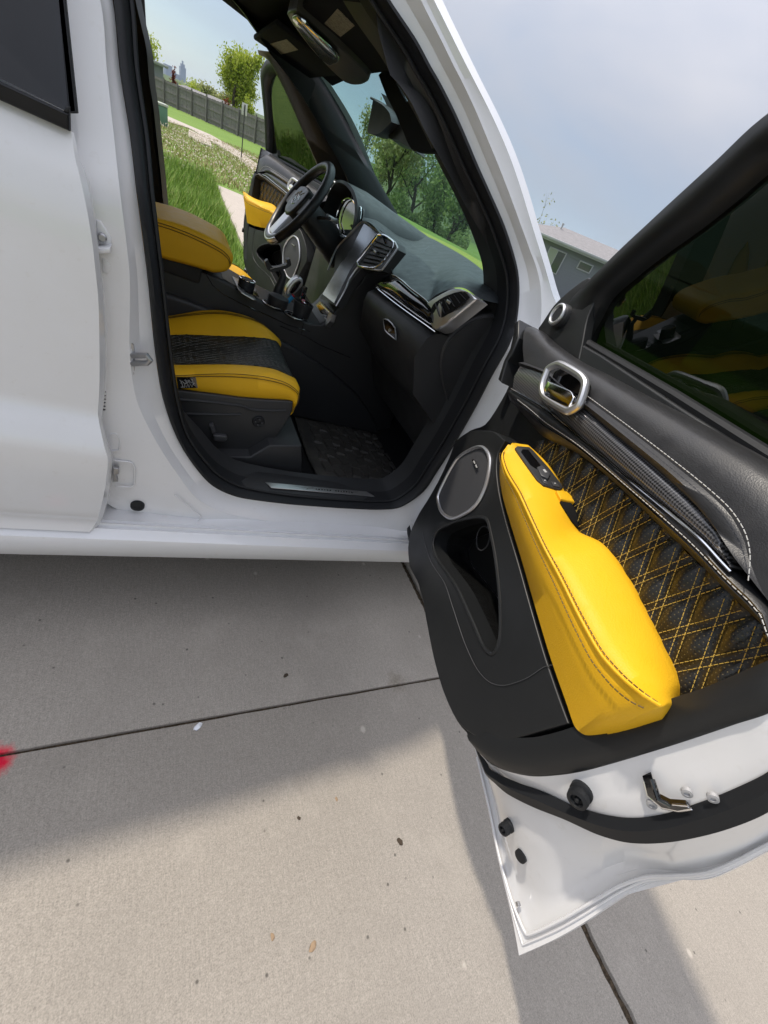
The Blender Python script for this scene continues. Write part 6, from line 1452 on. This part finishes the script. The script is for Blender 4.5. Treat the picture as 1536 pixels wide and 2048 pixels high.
# --- steering wheel
swc = V([(0.6061,1.35,1.1474)][0]); swn = Vector((-.90, 0, .43)).normalized()
ex = Vector((0, 1, 0)); ey = swn.cross(ex).normalized()
if ey.z < 0: ey = -ey
st_ = empty('steering_wheel', car)
def wp(x, y, h=0): return swc + ex * x + ey * y + swn * h
ring_ = [wp(.188 * cos(a), .186 * sin(a) - (.012 if sin(a) < -.8 else 0)) for a in [2 * pi * k / 56 for k in range(56)]]
tube('wheel_rim', ring_, .0195, M['blackleather'], st_, 12, True)
hub = cr([wp(*p) for p in ((-.085, .055), (0, .068), (.085, .055), (.092, .0), (.065, -.06), (0, -.078), (-.065, -.06), (-.092, 0))], 4, True)
prism('wheel_hub', [p - swn * .03 for p in hub], swn * .05, M['blackleather'], st_, bevel=.014, seg=4)
for s in (-1, 1):
    prism('wheel_spoke', [wp(s * .07, .04, -.015), wp(s * .178, .03, -.01), wp(s * .178, -.035, -.01), wp(s * .07, -.045, -.015)], swn * .02, M['plastic'], st_, bevel=.006)
prism('lower_spoke', [wp(-.045, -.06, -.012), wp(.045, -.06, -.012), wp(.05, -.18, -.006), wp(-.05, -.18, -.006)], swn * .022, M['satin'], st_, bevel=.006)
prism('rim_insert', [wp(.21 * cos(a) if k < 8 else .166 * cos(a), (.204 if k < 8 else .17) * sin(a) - .012, -.004) for k, a in enumerate([radians(v) for v in list(range(235, 307, 9)) + list(range(306, 234, -9))])], swn * .021, M['satin'], st_, bevel=.005)
bm = bmesh.new()
for path in ([(-.05, .038), (-.02, .022), (-.04, .0)], [(.0, .04), (.02, .01), (.0, -.01)], [(-.02, .005), (.005, .02), (.03, -.015), (0, -.03), (-.03, -.02)], [(.03, .03), (.045, .01)]):
    tube_bm(bm, [wp(x, y, .0205) for x, y in path], .0018, 5)
finish(bm, 'hub_emblem', M['satin'], st_)
bm = bmesh.new(); tube_bm(bm, [wp(0, 0, -.02), wp(0, 0, -.30)], [.055, .075], 16); finish(bm, 'column_shroud', M['plastic'], st_)
tube('stalk', [wp(.05, .02, -.08), wp(.15, .05, -.09)], .007, M['plastic'], st_, 8)
tube('stalk', [wp(-.05, .02, -.08), wp(-.15, .05, -.09)], .007, M['plastic'], st_, 8)
# --- roof lining things: visors, stickers, overhead console, mirror
for y0, y1, nm in ((.36, .86, 'passenger'), (1.10, 1.62, 'driver')):
    box('sun_visor', (.34, y0, 1.562), (.585, y1, 1.578), M['headliner'], car, .006)
lb1 = [V(p) for p in [(0.3841,1.4674,1.5605),(0.394,1.1861,1.5605),(0.4418,1.2199,1.5605),(0.4373,1.5243,1.5605)]]; lb2 = [V(p) for p in [(0.3969,0.6851,1.5605),(0.3797,0.5047,1.5605),(0.4297,0.5244,1.5605),(0.4448,0.6928,1.5605)]]
prism('warning_label', lb1, (0, 0, .0008), M['label'], car); prism('warning_label', lb2, (0, 0, .0008), M['label'], car)
oc = empty('overhead_console', car)
ocp = cr([V(p) for p in [(0.324,0.8001,1.548),(0.3276,0.6991,1.548),(0.396,0.7121,1.548),(0.476,0.7334,1.548),(0.568,0.7882,1.548),(0.5937,0.848,1.548),(0.6106,0.971,1.548),(0.6087,1.0669,1.548),(0.5943,1.1072,1.548),(0.5349,1.0753,1.548),(0.4309,0.9727,1.548)]], 4, True)
prism('console_shell', [p + Vector((0, 0, .05)) for p in ocp], (0, 0, -.05), M['occ'] if 'occ' in M else mat('warm_grey_console', (.05, .048, .04), .35), oc, bevel=.012, seg=4)
lens = cr([V(p) for p in [(0.3315,0.7647,1.545),(0.3317,0.7016,1.545),(0.4023,0.7322,1.545),(0.4714,0.7853,1.545),(0.4949,0.8635,1.545),(0.5005,0.9761,1.545),(0.4765,0.9829,1.545),(0.3986,0.8857,1.545)]], 4, True)
prism('lamp_lens', lens, (0, 0, -.004), mat('lamp_lens', (.35, .34, .28), .08, metal=.6), oc, bevel=.003)
prism('lamp_bar', cr([V(p) for p in [(0.3362,0.6792,1.54),(0.3508,0.6737,1.54),(0.4137,0.7143,1.54),(0.4597,0.7607,1.54),(0.4711,0.8206,1.54),(0.4389,0.8067,1.54),(0.3759,0.7454,1.54)]], 4, True), (0, 0, -.006), M['chrome'], oc, bevel=.004, seg=3)
rm = empty('rear_view_mirror', car)
prism('mirror_housing', cr([V(p) for p in [(0.69,1.0577,1.5485),(0.69,0.9493,1.5361),(0.69,0.8531,1.5157),(0.69,0.8089,1.4939),(0.69,0.8322,1.4825),(0.69,0.8733,1.4645),(0.69,0.9328,1.4544),(0.69,0.9991,1.4552),(0.69,1.0178,1.4659),(0.69,1.036,1.5082)]], 3, True), (.05, 0, .01), M['plastic'], rm, bevel=.012, seg=4)
prism('sensor_housing', cr([V(p) for p in [(0.72,1.0878,1.5811),(0.72,0.9903,1.5677),(0.72,0.838,1.5253),(0.72,0.7311,1.4884),(0.72,0.6667,1.4503),(0.72,0.7298,1.4549),(0.72,0.7817,1.4621),(0.72,0.8654,1.4625),(0.72,0.8992,1.4828),(0.72,0.8919,1.505),(0.72,0.9335,1.5281)]], 3, True), (.06, 0, .0), M['plastic'], rm, bevel=.008)
tube('mirror_arm', [V(p) for p in [(0.73,1.2132,1.5711),(0.73,1.0969,1.5591),(0.73,1.0036,1.5464)]], .004, M['plastic'], rm, 8)
vz = prism('visor_flap', cr([V(p) for p in [(0.66,0.9838,1.5982),(0.66,0.8711,1.6312),(0.66,0.6319,1.5905),(0.66,0.429,1.5233),(0.66,0.3372,1.4413),(0.66,0.3664,1.436),(0.66,0.4178,1.432),(0.66,0.5126,1.4315),(0.66,0.6124,1.466),(0.66,0.7235,1.5059),(0.66,0.8507,1.5468)]], 2, True), (.012, 0, 0), M['headliner'], car)
hole = prism('cutter', [V(p) + Vector((-.05, 0, 0)) for p in [(0.66,0.8489,1.5941),(0.66,0.7995,1.5953),(0.66,0.6374,1.5396),(0.66,0.6641,1.5304)]], (.15, 0, 0), M['headliner'])
vz.parent = None; cut(vz, hole); vz.parent = car
# --- near windshield pillar lining, between seal and glass
pi_ = [V(p) for p in [(1.0139,0.275,1.2177),(0.9799,0.275,1.2481),(0.9503,0.275,1.2765),(0.9011,0.275,1.3062),(0.8545,0.275,1.3323),(0.8079,0.275,1.3507),(0.764,0.275,1.3679),(0.719,0.275,1.387),(0.6792,0.275,1.4039),(0.6487,0.275,1.4159),(0.6197,0.275,1.4275),(0.5781,0.275,1.4443),(0.5482,0.275,1.459),(0.5204,0.275,1.4716),(0.482,0.275,1.4818),(0.462,0.275,1.4839)]]
po_ = [V(p) for p in R0[22:36]]
A0 = resample(cr(po_, 4), 40); A1 = resample(cr(pi_, 4), 40)
loft('pillar_lining', [[p + Vector((0, .01, 0)) for p in A0], [a.lerp(b, .35) + Vector((0, .02, 0)) for a, b in zip(A0, A1)], A1, [p + Vector((.07, .015, .01)) for p in A1]], M['trim'], car, angle=60)
# far windshield pillar lining
fo2 = [V(p) for p in [(0.3746,1.72,1.5517),(0.4163,1.72,1.554),(0.4713,1.72,1.52),(0.541,1.72,1.4685),(0.6397,1.72,1.3862),(0.7495,1.72,1.2947)]]
fi2 = [V(p) for p in [(0.5341,1.64,1.5851),(0.6157,1.64,1.5936),(0.7134,1.64,1.5319),(0.826,1.64,1.4583),(0.9792,1.64,1.3801),(1.159,1.64,1.2865)]]
loft('pillar_lining', [[p + Vector((.02, .10, 0)) for p in cr(fo2, 5)], cr(fo2, 5), [a.lerp(b, .5) + Vector((-.03, -.02, 0)) for a, b in zip(cr(fo2, 5), cr(fi2, 5))], cr(fi2, 5), [p + Vector((.06, .03, 0)) for p in cr(fi2, 5)]], M['trim'], car, angle=60)

# ================================================================== loose things in the car
mt = empty('floor_mat'); tag(mt, 'black rubber floor mat with raised tread blocks in the passenger footwell', 'floor mat')
mo = [V(p) for p in [(0.7197,0.8744,0.366),(0.8545,0.866,0.366),(1.0068,0.8551,0.366),(1.1594,0.9407,0.366),(1.3149,1.0368,0.366),(1.3377,0.8479,0.366),(1.2702,0.5744,0.366),(1.2262,0.4318,0.366),(1.1721,0.3807,0.366),(0.9374,0.3735,0.366),(0.7226,0.362,0.366),(0.7095,0.5252,0.366)]]
prism('mat_sheet', [p + Vector((0, 0, -.008)) for p in cr(mo, 3, True)], (0, 0, .010), M['matrubber'], mt, bevel=.003)
tube('mat_rim', [p + Vector((0, 0, .003)) for p in cr(mo, 3, True)], .006, M['matrubber'], mt, 6, True)
c00, c10, c11, c01 = [V(p) for p in [(0.7725,0.8346,0.366),(1.2503,0.8801,0.366),(1.1614,0.4195,0.366),(0.7488,0.3939,0.366)]]
rnd = random.Random(8); me_t = None
bmt = bmesh.new(); bmesh.ops.create_cube(bmt, size=1)
for v in bmt.verts: v.co = Vector((v.co.x * (.92 if v.co.z > 0 else 1), v.co.y * (.8 if v.co.z > 0 else 1), v.co.z))
tr0 = finish(bmt, 'tread_block', M['matrubber'], mt, False); first = True
NU, NV = 9, 6
for i in range(NU):
    for j in range(NV):
        u = (i + .5 + rnd.uniform(-.12, .12)) / NU; v = (j + .5 + (.5 if i % 2 else 0) * .8) / (NV + .4)
        p = c00.lerp(c10, u).lerp(c01.lerp(c11, u), v)
        o = tr0 if first else bpy.data.objects.new('tread_block', tr0.data)
        if not first: COL.objects.link(o); o.parent = mt
        first = False
        o.location = p + Vector((0, 0, .006))
        o.rotation_euler = (0, 0, rnd.choice((.12, .3, -.3)))
        o.scale = (.040, .052 + .03 * rnd.random(), .012)
ph = empty('phone_holder'); tag(ph, 'black phone holder standing in the front cup holder', 'phone holder')
pb = V([(0.5332,0.97,0.8061)][0])
tube('holder_stem', cr([V(p) for p in [(0.5282,0.97,0.8085),(0.5228,0.97,0.8514),(0.5261,0.97,0.8845),(0.5257,0.97,0.9155),(0.5086,0.97,0.932)]], 5), [.022 - .0006 * k for k in range(21)], M['plastic'], ph, 12)
prism('holder_cradle', cr([V(p) for p in [(0.4448,0.955,0.9375),(0.4537,0.955,0.9482),(0.4764,0.955,0.9293),(0.5032,0.955,0.9414),(0.5278,0.955,0.962),(0.5203,0.955,0.974),(0.5321,0.955,0.9822),(0.5436,0.955,0.9644),(0.5318,0.955,0.9486),(0.5102,0.955,0.931),(0.481,0.955,0.9123),(0.4579,0.955,0.9167)]], 2, True), (0, .03, 0), M['plastic'], ph, bevel=.003)
tube('holder_edge', [V(p) for p in [(0.4701,0.953,0.9219),(0.495,0.953,0.9407),(0.5228,0.953,0.9569)]], .0014, M['satin'], ph, 6)
lathe('holder_foot', [(.030, 0), (.040, .012), (.040, .045), (.022, .05), (.0005, .05)], M['plastic'], ph, (0, 0, 1), V([(0.5107,0.8811,0.808)][0]), 24)
cu2 = empty('cup'); tag(cu2, 'short black cup sitting in the console nearest the center stack', 'cup')
cpos = V([(0.6199,0.9086,0.803)][0])
lathe('cup_wall', [(.034, .002), (.041, .055), (.038, .055), (.031, .006), (.0005, .006)], M['plastic'], cu2, (0, 0, 1), cpos, 28)
tube('cup_lip', [cpos + Vector((.0395 * cos(a), .0395 * sin(a), .055)) for a in [2 * pi * k / 28 for k in range(28)]], .002, M['plastic'], cu2, 6, True)
lg = empty('lighter'); tag(lg, 'small blue lighter with red tip leaning beside the phone holder', 'lighter')
l0, l1 = V([(0.5687,0.96,0.8262)][0]), V([(0.5864,0.96,0.8613)][0])
tube('lighter_body', [l0, l0.lerp(l1, .8)], .0085, M['blue'], lg, 10)
tube('lighter_tip', [l0.lerp(l1, .8), l1], .0075, M['red'], lg, 10)
key = empty('key_ring'); tag(key, 'pink and silver trinket lying in the black cup', 'trinket')
bmk = bmesh.new(); tube_bm(bmk, [cpos + Vector((.018 * cos(a) + .004, .018 * sin(a), .056 + .006 * sin(2 * a))) for a in [2 * pi * k / 18 for k in range(18)]], .0022, 6, True); finish(bmk, 'ring', M['chrome'], key)
box('charm', cpos + Vector((-.012, -.006, .052)), cpos + Vector((.002, .006, .066)), mat('pink_plastic', (.5, .12, .18), .4), key, .003)

# ================================================================== bits on the driveway
def chip(px, r, m, name, label, cat, seed, flat=.35, group=None):
    rnd = random.Random(seed); bm = bmesh.new()
    bmesh.ops.create_icosphere(bm, subdivisions=2, radius=1)
    for v in bm.verts:
        k = 1 + rnd.uniform(-.28, .28)
        v.co = Vector((v.co.x * r * k * 1.2, v.co.y * r * k * .8, max(0, v.co.z * r * flat * k)))
    o = finish(bm, name, m, None, True, 30); o.location = px; o.rotation_euler = (0, 0, rnd.uniform(0, 6)); tag(o, label, cat, group); return o
M['paperwhite'] = mat('white_scrap', (.75, .76, .80), .6); M['deadleaf'] = mat('dead_leaf', (.05, .035, .022), .9); M['tanbit'] = mat('tan_bit', (.30, .21, .13), .9)
chip([(0.2897,-0.3759,0.0005)][0], .0105, M['paperwhite'], 'paper_scrap', 'white crumpled paper scrap lying just below the long joint', 'scrap', 1, .6)
chip([(0.7915,-0.7881,0.0005)][0], .0085, M['deadleaf'], 'dead_leaf', 'dark crumbled leaf on the sunlit concrete left of the door', 'leaf', 2)
chip([(0.504,-0.8979,0.0005)][0], .0080, M['tanbit'], 'dead_leaf', 'tan leaf bit lowest on the sunlit concrete', 'leaf', 3)
chip([(0.5662,-0.2616,0.0005)][0], .0075, M['deadleaf'], 'dead_leaf', 'dark leaf crumb in the shade just above the long joint', 'leaf', 4)
chip([(0.5249,-0.6578,0.0005)][0], .0045, M['deadleaf'], 'dead_leaf', 'tiny dark crumb at the edge of the car shadow', 'leaf', 5)
chip([(0.4213,-0.8525,0.0005)][0], .0055, M['tanbit'], 'dead_leaf', 'small tan crumb left of the lowest leaf bit', 'leaf', 6)
chip([(0.639,-0.6431,0.0005)][0], .005, M['tanbit'], 'dead_leaf', 'pale crumb on the sunlit concrete near the shadow edge', 'leaf', 7)

# ================================================================== the air: thin even haze between here and the far towers
M['haze'] = bpy.data.materials.new('haze_air'); M['haze'].use_nodes = True
hn = M['haze'].node_tree; hn.nodes.clear()
ho = hn.nodes.new('ShaderNodeOutputMaterial'); pv = hn.nodes.new('ShaderNodeVolumePrincipled')
pv.inputs['Color'].default_value = (.72, .85, 1.0, 1); pv.inputs['Density'].default_value = .00013
hn.links.new(pv.outputs[0], ho.inputs['Volume'])
hz_box = box('haze', (-9000, -9000, -75), (9000, 9000, 135), M['haze']); hz_box.matrix_world = frame(Vector((0, 0, 0)), 0.0); tag(hz_box, 'thin pale blue haze in the air', kind='stuff')
